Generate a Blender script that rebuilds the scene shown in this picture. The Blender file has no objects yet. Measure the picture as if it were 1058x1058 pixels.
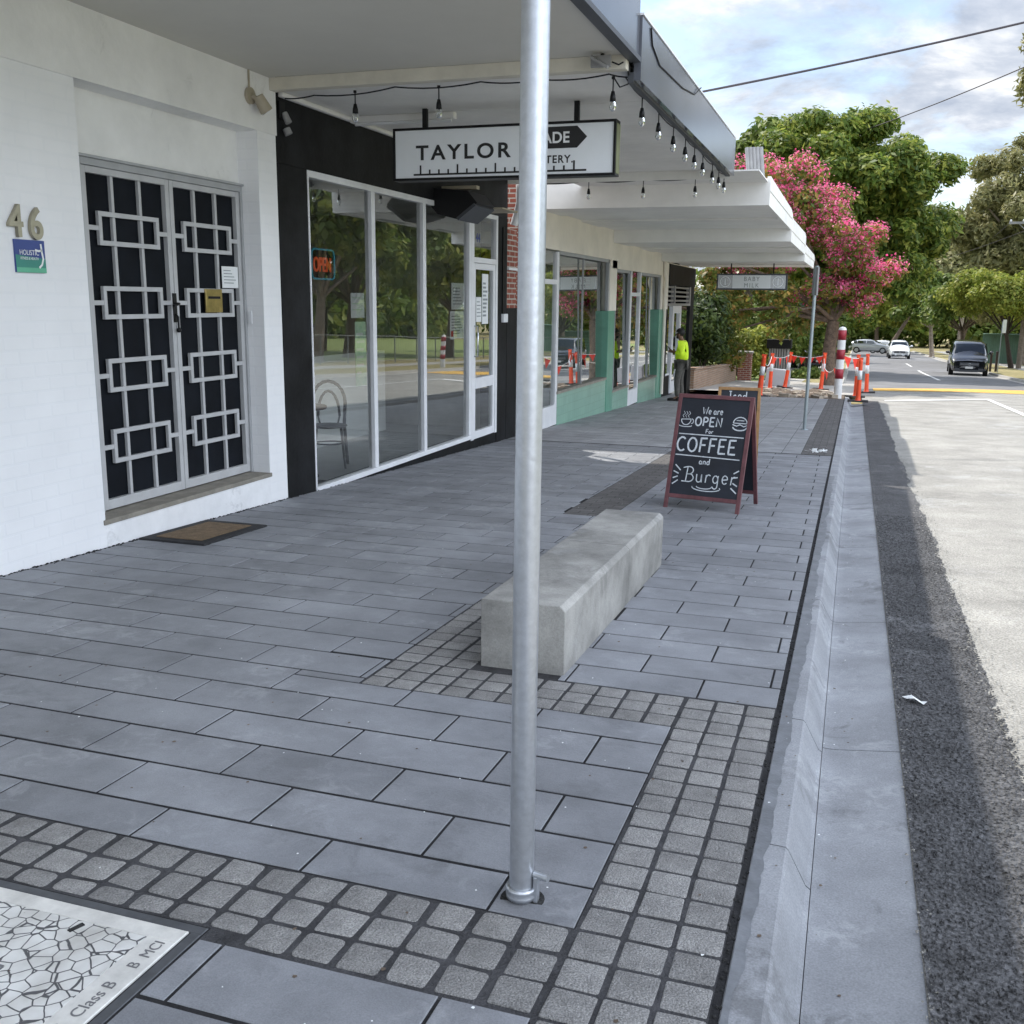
import bpy, bmesh, math, random
import numpy as np
from mathutils import Vector, Matrix
random.seed(7); RNG = np.random.default_rng(11)
SC = bpy.context.scene; COL = SC.collection
R = math.radians

# ---------------------------------------------------------------- ground shape
SL, CF = 0.0364453, -0.0041635
def gz(x, y):
    """height of the street plane (camera height is z = 0)"""
    if y <= 62: yy = y * SL
    elif y <= 160: yy = 62 * SL + (y - 62) * 0.0285
    else: yy = 62 * SL + 98 * 0.0285 + (y - 160) * 0.002
    return -1.5 - CF * max(-8, min(14, x)) - yy

# ---------------------------------------------------------------- materials
MATS = {}
def mat(name, col, rough=0.7, var=0.15, vscale=6.0, bump=0.0, bscale=60.0, metal=0.0, spec=0.5,
        col2=None, emit=None, island=0.0, detail=6.0, coat=0.0, speck=None, big=0.0, smear=None, stain=None):
    m = bpy.data.materials.new(name); m.use_nodes = True
    nt = m.node_tree; N = nt.nodes; L = nt.links
    b = N['Principled BSDF']
    tc = N.new('ShaderNodeTexCoord')
    nz = N.new('ShaderNodeTexNoise'); nz.inputs['Scale'].default_value = vscale; nz.inputs['Detail'].default_value = detail
    nz.inputs['Roughness'].default_value = 0.65
    L.new(tc.outputs['Object'], nz.inputs['Vector'])
    rp = N.new('ShaderNodeValToRGB'); c2 = col2 if col2 else [c * (1 - var * 1.6) for c in col]
    c1 = col if col2 else [min(1, c * (1 + var)) for c in col]
    rp.color_ramp.elements[0].position = 0.32; rp.color_ramp.elements[1].position = 0.68
    rp.color_ramp.elements[0].color = (*c2, 1); rp.color_ramp.elements[1].color = (*c1, 1)
    L.new(nz.outputs['Fac'], rp.inputs['Fac'])
    out = rp.outputs['Color']
    def mult(out, fac_socket, lo, hi, f0=0.0, f1=1.0):
        mr = N.new('ShaderNodeMapRange'); mr.inputs['From Min'].default_value = f0; mr.inputs['From Max'].default_value = f1; mr.inputs['To Min'].default_value = lo; mr.inputs['To Max'].default_value = hi
        L.new(fac_socket, mr.inputs['Value'])
        mx = N.new('ShaderNodeMix'); mx.data_type = 'RGBA'; mx.blend_type = 'MULTIPLY'; mx.inputs['Factor'].default_value = 1
        L.new(out, mx.inputs['A']); L.new(mr.outputs['Result'], mx.inputs['B'])
        return mx.outputs['Result']
    if island:
        g = N.new('ShaderNodeNewGeometry'); out = mult(out, g.outputs['Random Per Island'], 1 - island, 1 + island)
    if big:
        nb = N.new('ShaderNodeTexNoise'); nb.inputs['Scale'].default_value = 0.7; nb.inputs['Detail'].default_value = 5
        L.new(tc.outputs['Object'], nb.inputs['Vector']); out = mult(out, nb.outputs['Fac'], 1 - big, 1 + big)
    if speck:
        ns = N.new('ShaderNodeTexNoise'); ns.inputs['Scale'].default_value = speck[0]; ns.inputs['Detail'].default_value = 2
        L.new(tc.outputs['Object'], ns.inputs['Vector']); out = mult(out, ns.outputs['Fac'], 1 - speck[1], 1 + speck[1], .3, .7)
    for par, colr in ((smear, (.62, .64, .66)), (stain, (.035, .034, .033))):
        if not par: continue
        # sparse scuffs and spills: two noises multiplied, thresholded
        n1 = N.new('ShaderNodeTexNoise'); n1.inputs['Scale'].default_value = par[0]; n1.inputs['Detail'].default_value = 9; n1.inputs['Roughness'].default_value = .72; n1.inputs['Distortion'].default_value = .8
        n2 = N.new('ShaderNodeTexNoise'); n2.inputs['Scale'].default_value = par[0] * .23; n2.inputs['Detail'].default_value = 2
        mpn = N.new('ShaderNodeMapping'); mpn.inputs['Location'].default_value = (par[0] * 3.1, 7.7 if colr[0] > .3 else 2.3, 1.9); L.new(tc.outputs['Object'], mpn.inputs['Vector'])
        L.new(mpn.outputs[0], n1.inputs['Vector']); L.new(mpn.outputs[0], n2.inputs['Vector'])
        mm = N.new('ShaderNodeMath'); mm.operation = 'MULTIPLY'; L.new(n1.outputs['Fac'], mm.inputs[0]); L.new(n2.outputs['Fac'], mm.inputs[1])
        mr = N.new('ShaderNodeMapRange'); mr.inputs['From Min'].default_value = par[2]; mr.inputs['From Max'].default_value = par[2] + .10; mr.inputs['To Max'].default_value = par[1]; L.new(mm.outputs[0], mr.inputs['Value'])
        mx = N.new('ShaderNodeMix'); mx.data_type = 'RGBA'; mx.inputs['B'].default_value = (*colr, 1); L.new(mr.outputs['Result'], mx.inputs['Factor']); L.new(out, mx.inputs['A']); out = mx.outputs['Result']
    L.new(out, b.inputs['Base Color'])
    b.inputs['Roughness'].default_value = rough; b.inputs['Metallic'].default_value = metal
    b.inputs['Specular IOR Level'].default_value = spec
    if coat: b.inputs['Coat Weight'].default_value = coat; b.inputs['Coat Roughness'].default_value = 0.05
    if bump:
        bn = N.new('ShaderNodeTexNoise'); bn.inputs['Scale'].default_value = bscale; bn.inputs['Detail'].default_value = 4
        L.new(tc.outputs['Object'], bn.inputs['Vector'])
        bp = N.new('ShaderNodeBump'); bp.inputs['Strength'].default_value = bump; bp.inputs['Distance'].default_value = 0.02
        L.new(bn.outputs['Fac'], bp.inputs['Height']); L.new(bp.outputs['Normal'], b.inputs['Normal'])
    if emit:
        b.inputs['Emission Color'].default_value = (*emit[0], 1); b.inputs['Emission Strength'].default_value = emit[1]
    MATS[name] = m
    return m

def brick_mat(name, c1, c2, mortar, scale=1.0, bw=0.23, rh=0.076, ms=0.012, rough=0.8, bump=0.5, rot=(0, 0, 0), var=0.2, offset=0.5):
    m = bpy.data.materials.new(name); m.use_nodes = True
    nt = m.node_tree; N = nt.nodes; L = nt.links; b = N['Principled BSDF']
    tc = N.new('ShaderNodeTexCoord'); mp = N.new('ShaderNodeMapping'); mp.inputs['Rotation'].default_value = rot
    L.new(tc.outputs['Object'], mp.inputs['Vector'])
    # use (y, z) of the wall as the brick plane
    sx = N.new('ShaderNodeSeparateXYZ'); cx = N.new('ShaderNodeCombineXYZ'); L.new(mp.outputs['Vector'], sx.inputs['Vector'])
    ad = N.new('ShaderNodeMath'); ad.operation = 'ADD'; L.new(sx.outputs['X'], ad.inputs[0]); L.new(sx.outputs['Y'], ad.inputs[1])
    L.new(ad.outputs[0], cx.inputs['X']); L.new(sx.outputs['Z'], cx.inputs['Y'])
    br = N.new('ShaderNodeTexBrick'); L.new(cx.outputs['Vector'], br.inputs['Vector'])
    br.offset = offset
    br.inputs['Color1'].default_value = (*c1, 1); br.inputs['Color2'].default_value = (*c2, 1); br.inputs['Mortar'].default_value = (*mortar, 1)
    br.inputs['Scale'].default_value = scale; br.inputs['Brick Width'].default_value = bw; br.inputs['Row Height'].default_value = rh
    br.inputs['Mortar Size'].default_value = ms; br.inputs['Mortar Smooth'].default_value = 0.3; br.inputs['Bias'].default_value = 0
    nz = N.new('ShaderNodeTexNoise'); nz.inputs['Scale'].default_value = 3; nz.inputs['Detail'].default_value = 8
    L.new(tc.outputs['Object'], nz.inputs['Vector'])
    mr = N.new('ShaderNodeMapRange'); mr.inputs['To Min'].default_value = 1 - var; mr.inputs['To Max'].default_value = 1 + var
    L.new(nz.outputs['Fac'], mr.inputs['Value'])
    mx = N.new('ShaderNodeMix'); mx.data_type = 'RGBA'; mx.blend_type = 'MULTIPLY'; mx.inputs['Factor'].default_value = 1
    L.new(br.outputs['Color'], mx.inputs['A']); L.new(mr.outputs['Result'], mx.inputs['B'])
    L.new(mx.outputs['Result'], b.inputs['Base Color']); b.inputs['Roughness'].default_value = rough
    n2 = N.new('ShaderNodeTexNoise'); n2.inputs['Scale'].default_value = 25; n2.inputs['Detail'].default_value = 4
    L.new(tc.outputs['Object'], n2.inputs['Vector'])
    sm = N.new('ShaderNodeMath'); sm.operation = 'MULTIPLY_ADD'; sm.inputs[1].default_value = 0.35
    inv = N.new('ShaderNodeMath'); inv.operation = 'SUBTRACT'; inv.inputs[0].default_value = 1.0
    L.new(br.outputs['Fac'], inv.inputs[1]); L.new(n2.outputs['Fac'], sm.inputs[0]); L.new(inv.outputs[0], sm.inputs[2])
    bp = N.new('ShaderNodeBump'); bp.inputs['Strength'].default_value = bump; bp.inputs['Distance'].default_value = 0.008
    L.new(sm.outputs[0], bp.inputs['Height']); L.new(bp.outputs['Normal'], b.inputs['Normal'])
    MATS[name] = m
    return m

def glass_mat(name, tint=(0.75, 0.8, 0.78), refl=1.0, ior=1.8):
    m = bpy.data.materials.new(name); m.use_nodes = True
    nt = m.node_tree; N = nt.nodes; L = nt.links; N.remove(N['Principled BSDF'])
    out = N['Material Output']
    tr = N.new('ShaderNodeBsdfTransparent'); tr.inputs['Color'].default_value = (*tint, 1)
    gl = N.new('ShaderNodeBsdfGlossy'); gl.inputs['Roughness'].default_value = 0.0; gl.inputs['Color'].default_value = (0.95, 0.97, 0.96, 1)
    tc = N.new('ShaderNodeTexCoord'); nz = N.new('ShaderNodeTexNoise'); nz.inputs['Scale'].default_value = 0.9; nz.inputs['Detail'].default_value = 1
    L.new(tc.outputs['Object'], nz.inputs['Vector'])
    bp = N.new('ShaderNodeBump'); bp.inputs['Strength'].default_value = 0.03; bp.inputs['Distance'].default_value = 0.05
    L.new(nz.outputs['Fac'], bp.inputs['Height']); L.new(bp.outputs['Normal'], gl.inputs['Normal'])
    fr = N.new('ShaderNodeFresnel'); fr.inputs['IOR'].default_value = ior
    mu = N.new('ShaderNodeMath'); mu.operation = 'MULTIPLY'; mu.inputs[1].default_value = refl; mu.use_clamp = True
    L.new(fr.outputs['Fac'], mu.inputs[0])
    ms = N.new('ShaderNodeMixShader'); L.new(mu.outputs[0], ms.inputs['Fac']); L.new(tr.outputs[0], ms.inputs[1]); L.new(gl.outputs[0], ms.inputs[2])
    L.new(ms.outputs[0], out.inputs['Surface'])
    MATS[name] = m
    return m

def leaf_mat(name, c1, c2, c3=None, trans=0.35, rough=0.5, spec=0.3):
    m = bpy.data.materials.new(name); m.use_nodes = True
    nt = m.node_tree; N = nt.nodes; L = nt.links; b = N['Principled BSDF']; out = N['Material Output']
    g = N.new('ShaderNodeNewGeometry'); rp = N.new('ShaderNodeValToRGB')
    rp.color_ramp.elements[0].color = (*c1, 1); rp.color_ramp.elements[1].color = (*c2, 1)
    if c3:
        e = rp.color_ramp.elements.new(0.5); e.color = (*c3, 1)
    L.new(g.outputs['Random Per Island'], rp.inputs['Fac'])
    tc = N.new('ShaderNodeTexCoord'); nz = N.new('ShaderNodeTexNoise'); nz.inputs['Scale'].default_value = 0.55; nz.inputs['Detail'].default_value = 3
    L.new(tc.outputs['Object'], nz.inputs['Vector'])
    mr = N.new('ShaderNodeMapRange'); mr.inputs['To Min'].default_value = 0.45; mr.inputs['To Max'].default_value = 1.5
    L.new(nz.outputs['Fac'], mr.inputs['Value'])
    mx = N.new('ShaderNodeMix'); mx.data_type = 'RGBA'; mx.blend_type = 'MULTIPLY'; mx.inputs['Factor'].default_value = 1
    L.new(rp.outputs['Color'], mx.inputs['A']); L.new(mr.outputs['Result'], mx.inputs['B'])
    L.new(mx.outputs['Result'], b.inputs['Base Color']); b.inputs['Roughness'].default_value = rough
    b.inputs['Specular IOR Level'].default_value = spec
    t = N.new('ShaderNodeBsdfTranslucent'); L.new(mx.outputs['Result'], t.inputs['Color'])
    ms = N.new('ShaderNodeMixShader'); ms.inputs['Fac'].default_value = trans
    L.new(b.outputs[0], ms.inputs[1]); L.new(t.outputs[0], ms.inputs[2]); L.new(ms.outputs[0], out.inputs['Surface'])
    MATS[name] = m
    return m

# paving and ground
mat('paver', (0.218, 0.226, 0.243), 0.66, 0.16, 2.6, 0.14, 90, island=0.11, big=0.25, speck=(260, 0.13), smear=(11, .15, .30), stain=(6, .22, .315))
mat('paver_far', (0.25, 0.255, 0.265), 0.75, 0.14, 3.0, 0.1, 90, island=0.10, big=.15, speck=(200, 0.10), smear=(7, .15, .30))
mat('cobble', (0.30, 0.295, 0.288), 0.85, 0.14, 14.0, 0.8, 170, island=0.15, speck=(230, 0.34))
mat('brick_strip', (0.105, 0.100, 0.098), 0.85, 0.15, 8.0, 0.3, 120, island=0.15, speck=(200, 0.2))
mat('mortar', (0.034, 0.034, 0.036), 0.95, 0.25, 12, 0.5, 120, spec=0.1)
mat('grout', (0.062, 0.062, 0.066), 0.95, 0.3, 10, 0.6, 120, spec=0.2)
mat('joint_gap', (0.02, 0.02, 0.02), 0.95, 0.4, 30, 0.9, 60)
mat('kerb_concrete', (0.275, 0.286, 0.305), 0.70, 0.16, 2.2, 0.10, 140, big=0.26, speck=(170, 0.16), smear=(13, .22, .295), stain=(9, .42, .30))
mat('bench_concrete', (0.285, 0.28, 0.262), 0.72, 0.30, 2.4, 0.14, 60, big=0.38, speck=(140, 0.10), smear=(5, .20, .285), stain=(7, .30, .31))
mat('old_asphalt', (0.315, 0.305, 0.278), 0.9, 0.14, 1.6, 0.8, 60, big=0.22, speck=(95, 0.36), stain=(3, .25, .32), smear=(5, .16, .30))
mat('new_asphalt', (0.066, 0.066, 0.069), 0.62, 0.25, 3.0, 1.0, 60, speck=(68, 0.9), smear=(8, .12, .31))
mat('far_asphalt', (0.19, 0.19, 0.195), 0.9, 0.12, 0.7, 0.3, 40, big=0.12)
mat('road_paint', (0.78, 0.78, 0.76), 0.7, 0.12, 10)
mat('yellow_paint', (0.70, 0.42, 0.09), 0.7, 0.15, 8)
mat('light_concrete', (0.40, 0.385, 0.355), 0.85, 0.1, 2, 0.1, 50, big=0.12)
mat('dry_grass', (0.36, 0.29, 0.15), 0.95, 0.2, 3, 0.8, 25, col2=(0.20, 0.19, 0.07), speck=(30, 0.25))
mat('lawn', (0.15, 0.23, 0.05), 0.95, 0.2, 1.5, 0.8, 25, col2=(0.25, 0.26, 0.09), speck=(30, 0.25))
mat('dirt', (0.20, 0.15, 0.11), 0.95, 0.3, 6, 1.0, 20, col2=(0.06, 0.045, 0.035), speck=(30, 0.3))
mat('rubble', (0.42, 0.36, 0.29), 0.9, 0.2, 6, 0.5, 30, island=0.3)
# buildings
brick_mat('white_brick', (0.86, 0.865, 0.868), (0.85, 0.855, 0.86), (0.84, 0.848, 0.855), bump=0.20, var=0.06, rh=0.086, ms=0.010)
mat('white_render', (0.86, 0.86, 0.85), 0.75, 0.05, 2.0, 0.22, 14, big=0.07, smear=(3, .2, .30), stain=(9, .14, .335))
mat('plinth_white', (0.85, 0.855, 0.86), 0.75, 0.06, 3.0, 0.6, 9, big=0.07, stain=(11, .25, .32))
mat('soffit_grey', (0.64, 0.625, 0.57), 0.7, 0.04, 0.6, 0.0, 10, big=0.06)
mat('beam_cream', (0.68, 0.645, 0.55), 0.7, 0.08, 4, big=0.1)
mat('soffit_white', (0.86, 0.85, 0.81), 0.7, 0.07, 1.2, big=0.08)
mat('cream_wall', (0.84, 0.785, 0.69), 0.8, 0.06, 1.5, 0.1, 20, big=0.07)
mat('awning_white', (0.86, 0.85, 0.82), 0.6, 0.05, 1.5, big=0.05)
mat('black_paint', (0.010, 0.0105, 0.012), 0.6, 0.5, 2.5, 0.1, 20, spec=0.22)
mat('dark_void', (0.012, 0.012, 0.013), 0.9, 0.1)
mat('grey_fascia', (0.13, 0.14, 0.165), 0.16, 0.18, 0.9, metal=0.0, spec=0.55, big=0.35)
mat('dark_trim', (0.06, 0.065, 0.075), 0.5, 0.1)
mat('frame_white', (0.80, 0.81, 0.83), 0.4, 0.05, 4)
mat('door_grey', (0.50, 0.505, 0.51), 0.45, 0.06, 6)
mat('door_frame_grey', (0.40, 0.41, 0.42), 0.5, 0.06, 6)
mat('security_mesh', (0.007, 0.009, 0.013), 0.7, 0.25, 3.0, 0.2, 300, spec=0.15)
brick_mat('green_tile', (0.28, 0.47, 0.37), (0.26, 0.44, 0.35), (0.22, 0.38, 0.30), bw=0.152, rh=0.152, ms=0.004, rough=0.22, bump=0.15, var=0.10, offset=0.0)
mat('green_pier', (0.15, 0.37, 0.27), 0.3, 0.1, 3)
brick_mat('red_brick', (0.28, 0.075, 0.045), (0.22, 0.06, 0.04), (0.42, 0.38, 0.33))
brick_mat('tan_brick', (0.36, 0.23, 0.15), (0.28, 0.18, 0.12), (0.36, 0.31, 0.26))
mat('sill_stone', (0.27, 0.25, 0.21), 0.85, 0.15, 8, 0.3, 40)
mat('room_wall', (0.62, 0.61, 0.58), 0.8, 0.1, 2)
mat('room_floor', (0.62, 0.62, 0.62), 0.5, 0.1, 2)
mat('roof_sheet', (0.38, 0.39, 0.40), 0.5, 0.1, 2)
mat('curtain', (0.42, 0.47, 0.45), 0.8, 0.1, 3)
glass_mat('shop_glass', (0.90, 0.93, 0.91), 2.0, 1.75)
glass_mat('old_glass', (0.75, 0.80, 0.77), 2.2, 1.8)
glass_mat('car_glass', (0.10, 0.12, 0.13), 1.2, 1.6)
# metal etc.
def galv():
    m = mat('galvanised', (0.52, 0.545, 0.58), 0.34, 0.07, 40, 0.04, 60, metal=0.75, big=0.05)
    return m
galv()
mat('steel_dark', (0.10, 0.11, 0.12), 0.45, 0.1, metal=0.6)
mat('sign_post_grey', (0.33, 0.38, 0.40), 0.4, 0.08, metal=0.5)
mat('sign_white', (0.82, 0.85, 0.87), 0.35, 0.03, 2)
mat('black_plastic', (0.007, 0.007, 0.008), 0.45, 0.1, spec=0.3)
mat('black_letter', (0.014, 0.014, 0.015), 0.5, 0.0)
mat('white_letter', (0.85, 0.86, 0.86), 0.5, 0.0)
mat('olive_edge', (0.16, 0.17, 0.08), 0.5, 0.1)
mat('chalkboard', (0.014, 0.018, 0.028), 0.55, 0.25, 3)
mat('chalk', (0.62, 0.66, 0.70), 0.9, 0.15, 40)
mat('red_timber', (0.145, 0.055, 0.062), 0.5, 0.2, 12)
mat('tan_timber', (0.36, 0.20, 0.08), 0.6, 0.2, 12)
mat('brass', (0.55, 0.42, 0.18), 0.28, 0.2, 9, metal=0.9)
mat('bronze_number', (0.40, 0.37, 0.28), 0.4, 0.12, 9, metal=0.6)
mat('beige_plastic', (0.42, 0.37, 0.28), 0.5, 0.08)
glass_mat('bulb_glass', (0.85, 0.87, 0.88), 1.6, 1.6)
mat('paper', (0.80, 0.82, 0.82), 0.8, 0.03)
mat('paper_green', (0.45, 0.68, 0.50), 0.8, 0.25, 14, col2=(0.68, 0.80, 0.62))
mat('print_grey', (0.30, 0.33, 0.34), 0.8, 0.1)
mat('print_red', (0.60, 0.05, 0.04), 0.8, 0.1)
mat('plaque_blue', (0.045, 0.075, 0.27), 0.35, 0.05)
mat('plaque_green', (0.05, 0.26, 0.21), 0.35, 0.05)
mat('plaque_lime', (0.13, 0.46, 0.30), 0.35, 0.05)
mat('neon_red', (0.7, 0.12, 0.05), 0.4, 0, emit=((1, 0.12, 0.04), 0.16))
mat('neon_blue', (0.05, 0.35, 0.5), 0.4, 0, emit=((0.05, 0.5, 0.7), 0.06))
mat('coir', (0.24, 0.165, 0.095), 0.95, 0.2, 20, 1.0, 200, speck=(250, 0.3))
mat('rubber', (0.018, 0.018, 0.020), 0.8, 0.2, 20, 0.4, 90)
mat('timber_dark', (0.006, 0.005, 0.004), 0.5, 0.2, 8)
mat('timber_top', (0.11, 0.05, 0.025), 0.4, 0.2, 8)
mat('bollard_red', (0.34, 0.018, 0.035), 0.45, 0.1)
mat('bollard_white', (0.80, 0.80, 0.80), 0.5, 0.06, 9)
mat('cone_orange', (0.88, 0.095, 0.03), 0.5, 0.06)
mat('flag_red', (0.85, 0.05, 0.03), 0.6, 0.08)
mat('reflective', (0.72, 0.73, 0.74), 0.35, 0.05)
mat('steel_plate', (0.50, 0.49, 0.46), 0.5, 0.1)
mat('car_black', (0.012, 0.014, 0.018), 0.22, 0.05, coat=1.0)
mat('car_white', (0.80, 0.81, 0.82), 0.25, 0.02, coat=1.0)
mat('car_silver', (0.55, 0.57, 0.60), 0.25, 0.03, coat=1.0, metal=0.3)
mat('car_red', (0.07, 0.010, 0.012), 0.25, 0.03, coat=1.0)
mat('tyre', (0.012, 0.012, 0.012), 0.85, 0.1)
mat('rim', (0.45, 0.46, 0.48), 0.3, 0.05, metal=0.8)
mat('lamp_lens', (0.75, 0.78, 0.80), 0.1, 0.02, coat=1.0)
mat('chrome', (0.6, 0.62, 0.65), 0.15, 0.02, metal=1.0)
mat('plate_white', (0.72, 0.73, 0.72), 0.5, 0.02)
mat('skin_tone', (0.23, 0.125, 0.08), 0.55, 0.05)
mat('hair_black', (0.008, 0.007, 0.007), 0.6, 0.1)
mat('hivis', (0.66, 0.90, 0.03), 0.7, 0.06, 12, emit=((0.6, 1.0, 0.02), 0.10))
mat('trouser', (0.105, 0.098, 0.085), 0.85, 0.2, 14, 0.3, 40)
mat('boot', (0.022, 0.018, 0.016), 0.7, 0.1)
mat('fence_green', (0.13, 0.23, 0.17), 0.6, 0.08, 3)
mat('galv_mesh', (0.28, 0.30, 0.30), 0.5, 0.05, metal=0.4)
mat('bark', (0.16, 0.115, 0.085), 0.95, 0.3, 9, 0.9, 22, speck=(40, 0.3))
mat('bark_pale', (0.40, 0.34, 0.28), 0.9, 0.25, 5, 0.5, 14, col2=(0.20, 0.15, 0.12))
mat('bark_dark', (0.07, 0.052, 0.042), 0.95, 0.3, 9, 0.9, 22)
mat('pole_timber', (0.22, 0.18, 0.145), 0.9, 0.2, 9, 0.5, 22)
mat('wire', (0.05, 0.04, 0.05), 0.6, 0.1)
mat('barrier_grey', (0.46, 0.455, 0.47), 0.75, 0.05, 3)
mat('slat_grey', (0.30, 0.30, 0.30), 0.6, 0.1)
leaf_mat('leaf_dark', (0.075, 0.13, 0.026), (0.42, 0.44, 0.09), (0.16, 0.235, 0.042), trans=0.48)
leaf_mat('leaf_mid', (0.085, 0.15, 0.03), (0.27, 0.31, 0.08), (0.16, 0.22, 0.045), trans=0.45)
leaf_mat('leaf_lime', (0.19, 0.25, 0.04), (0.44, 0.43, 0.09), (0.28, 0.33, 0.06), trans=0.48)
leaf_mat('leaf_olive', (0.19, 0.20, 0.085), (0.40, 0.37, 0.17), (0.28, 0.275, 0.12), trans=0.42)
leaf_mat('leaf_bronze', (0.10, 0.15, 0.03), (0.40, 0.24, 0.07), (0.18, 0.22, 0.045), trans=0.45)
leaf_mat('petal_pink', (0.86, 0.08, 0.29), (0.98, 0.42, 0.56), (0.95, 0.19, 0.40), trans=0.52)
leaf_mat('leaf_hedge', (0.02, 0.04, 0.012), (0.10, 0.14, 0.03), (0.05, 0.08, 0.018), trans=0.3)

def lid_material():
    m = bpy.data.materials.new('pit_lid_iron'); m.use_nodes = True
    nt = m.node_tree; N = nt.nodes; L = nt.links; b = N['Principled BSDF']
    tc = N.new('ShaderNodeTexCoord')
    nd = N.new('ShaderNodeTexNoise'); nd.inputs['Scale'].default_value = 18
    L.new(tc.outputs['Object'], nd.inputs['Vector'])
    mxv = N.new('ShaderNodeMix'); mxv.data_type = 'RGBA'; mxv.blend_type = 'LINEAR_LIGHT'; mxv.inputs['Factor'].default_value = 0.004
    L.new(tc.outputs['Object'], mxv.inputs['A']); L.new(nd.outputs['Color'], mxv.inputs['B'])
    v = N.new('ShaderNodeTexVoronoi'); v.feature = 'DISTANCE_TO_EDGE'; v.inputs['Scale'].default_value = 25
    v.inputs['Randomness'].default_value = 1.0
    L.new(mxv.outputs['Result'], v.inputs['Vector'])
    rp = N.new('ShaderNodeValToRGB'); rp.color_ramp.elements[0].position = 0.030; rp.color_ramp.elements[1].position = 0.044
    rp.color_ramp.elements[0].color = (0, 0, 0, 1); rp.color_ramp.elements[1].color = (1, 1, 1, 1)
    L.new(v.outputs['Distance'], rp.inputs['Fac'])
    n2 = N.new('ShaderNodeTexNoise'); n2.inputs['Scale'].default_value = 9; n2.inputs['Detail'].default_value = 8
    L.new(tc.outputs['Object'], n2.inputs['Vector'])
    r2 = N.new('ShaderNodeValToRGB'); r2.color_ramp.elements[0].position = 0.3; r2.color_ramp.elements[1].position = 0.65
    r2.color_ramp.elements[0].color = (0.52, 0.51, 0.48, 1); r2.color_ramp.elements[1].color = (0.76, 0.76, 0.74, 1)
    L.new(n2.outputs['Fac'], r2.inputs['Fac'])
    mx = N.new('ShaderNodeMix'); mx.data_type = 'RGBA'; mx.inputs['A'].default_value = (0.10, 0.10, 0.105, 1)
    L.new(rp.outputs['Color'], mx.inputs['Factor']); L.new(r2.outputs['Color'], mx.inputs['B'])
    L.new(mx.outputs['Result'], b.inputs['Base Color']); b.inputs['Roughness'].default_value = 0.5; b.inputs['Metallic'].default_value = 0.2
    bp = N.new('ShaderNodeBump'); bp.inputs['Strength'].default_value = 0.8; bp.inputs['Distance'].default_value = 0.004
    L.new(rp.outputs['Color'], bp.inputs['Height']); L.new(bp.outputs['Normal'], b.inputs['Normal'])
    MATS['pit_lid_iron'] = m
lid_material()
mat('lid_rim', (0.70, 0.69, 0.655), 0.5, 0.12, 12, 0.1, 60, metal=0.2)
mat('lid_groove', (0.16, 0.16, 0.165), 0.6, 0.1)
mat('frame_dark', (0.10, 0.105, 0.115), 0.5, 0.2, 12, metal=0.3)

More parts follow.
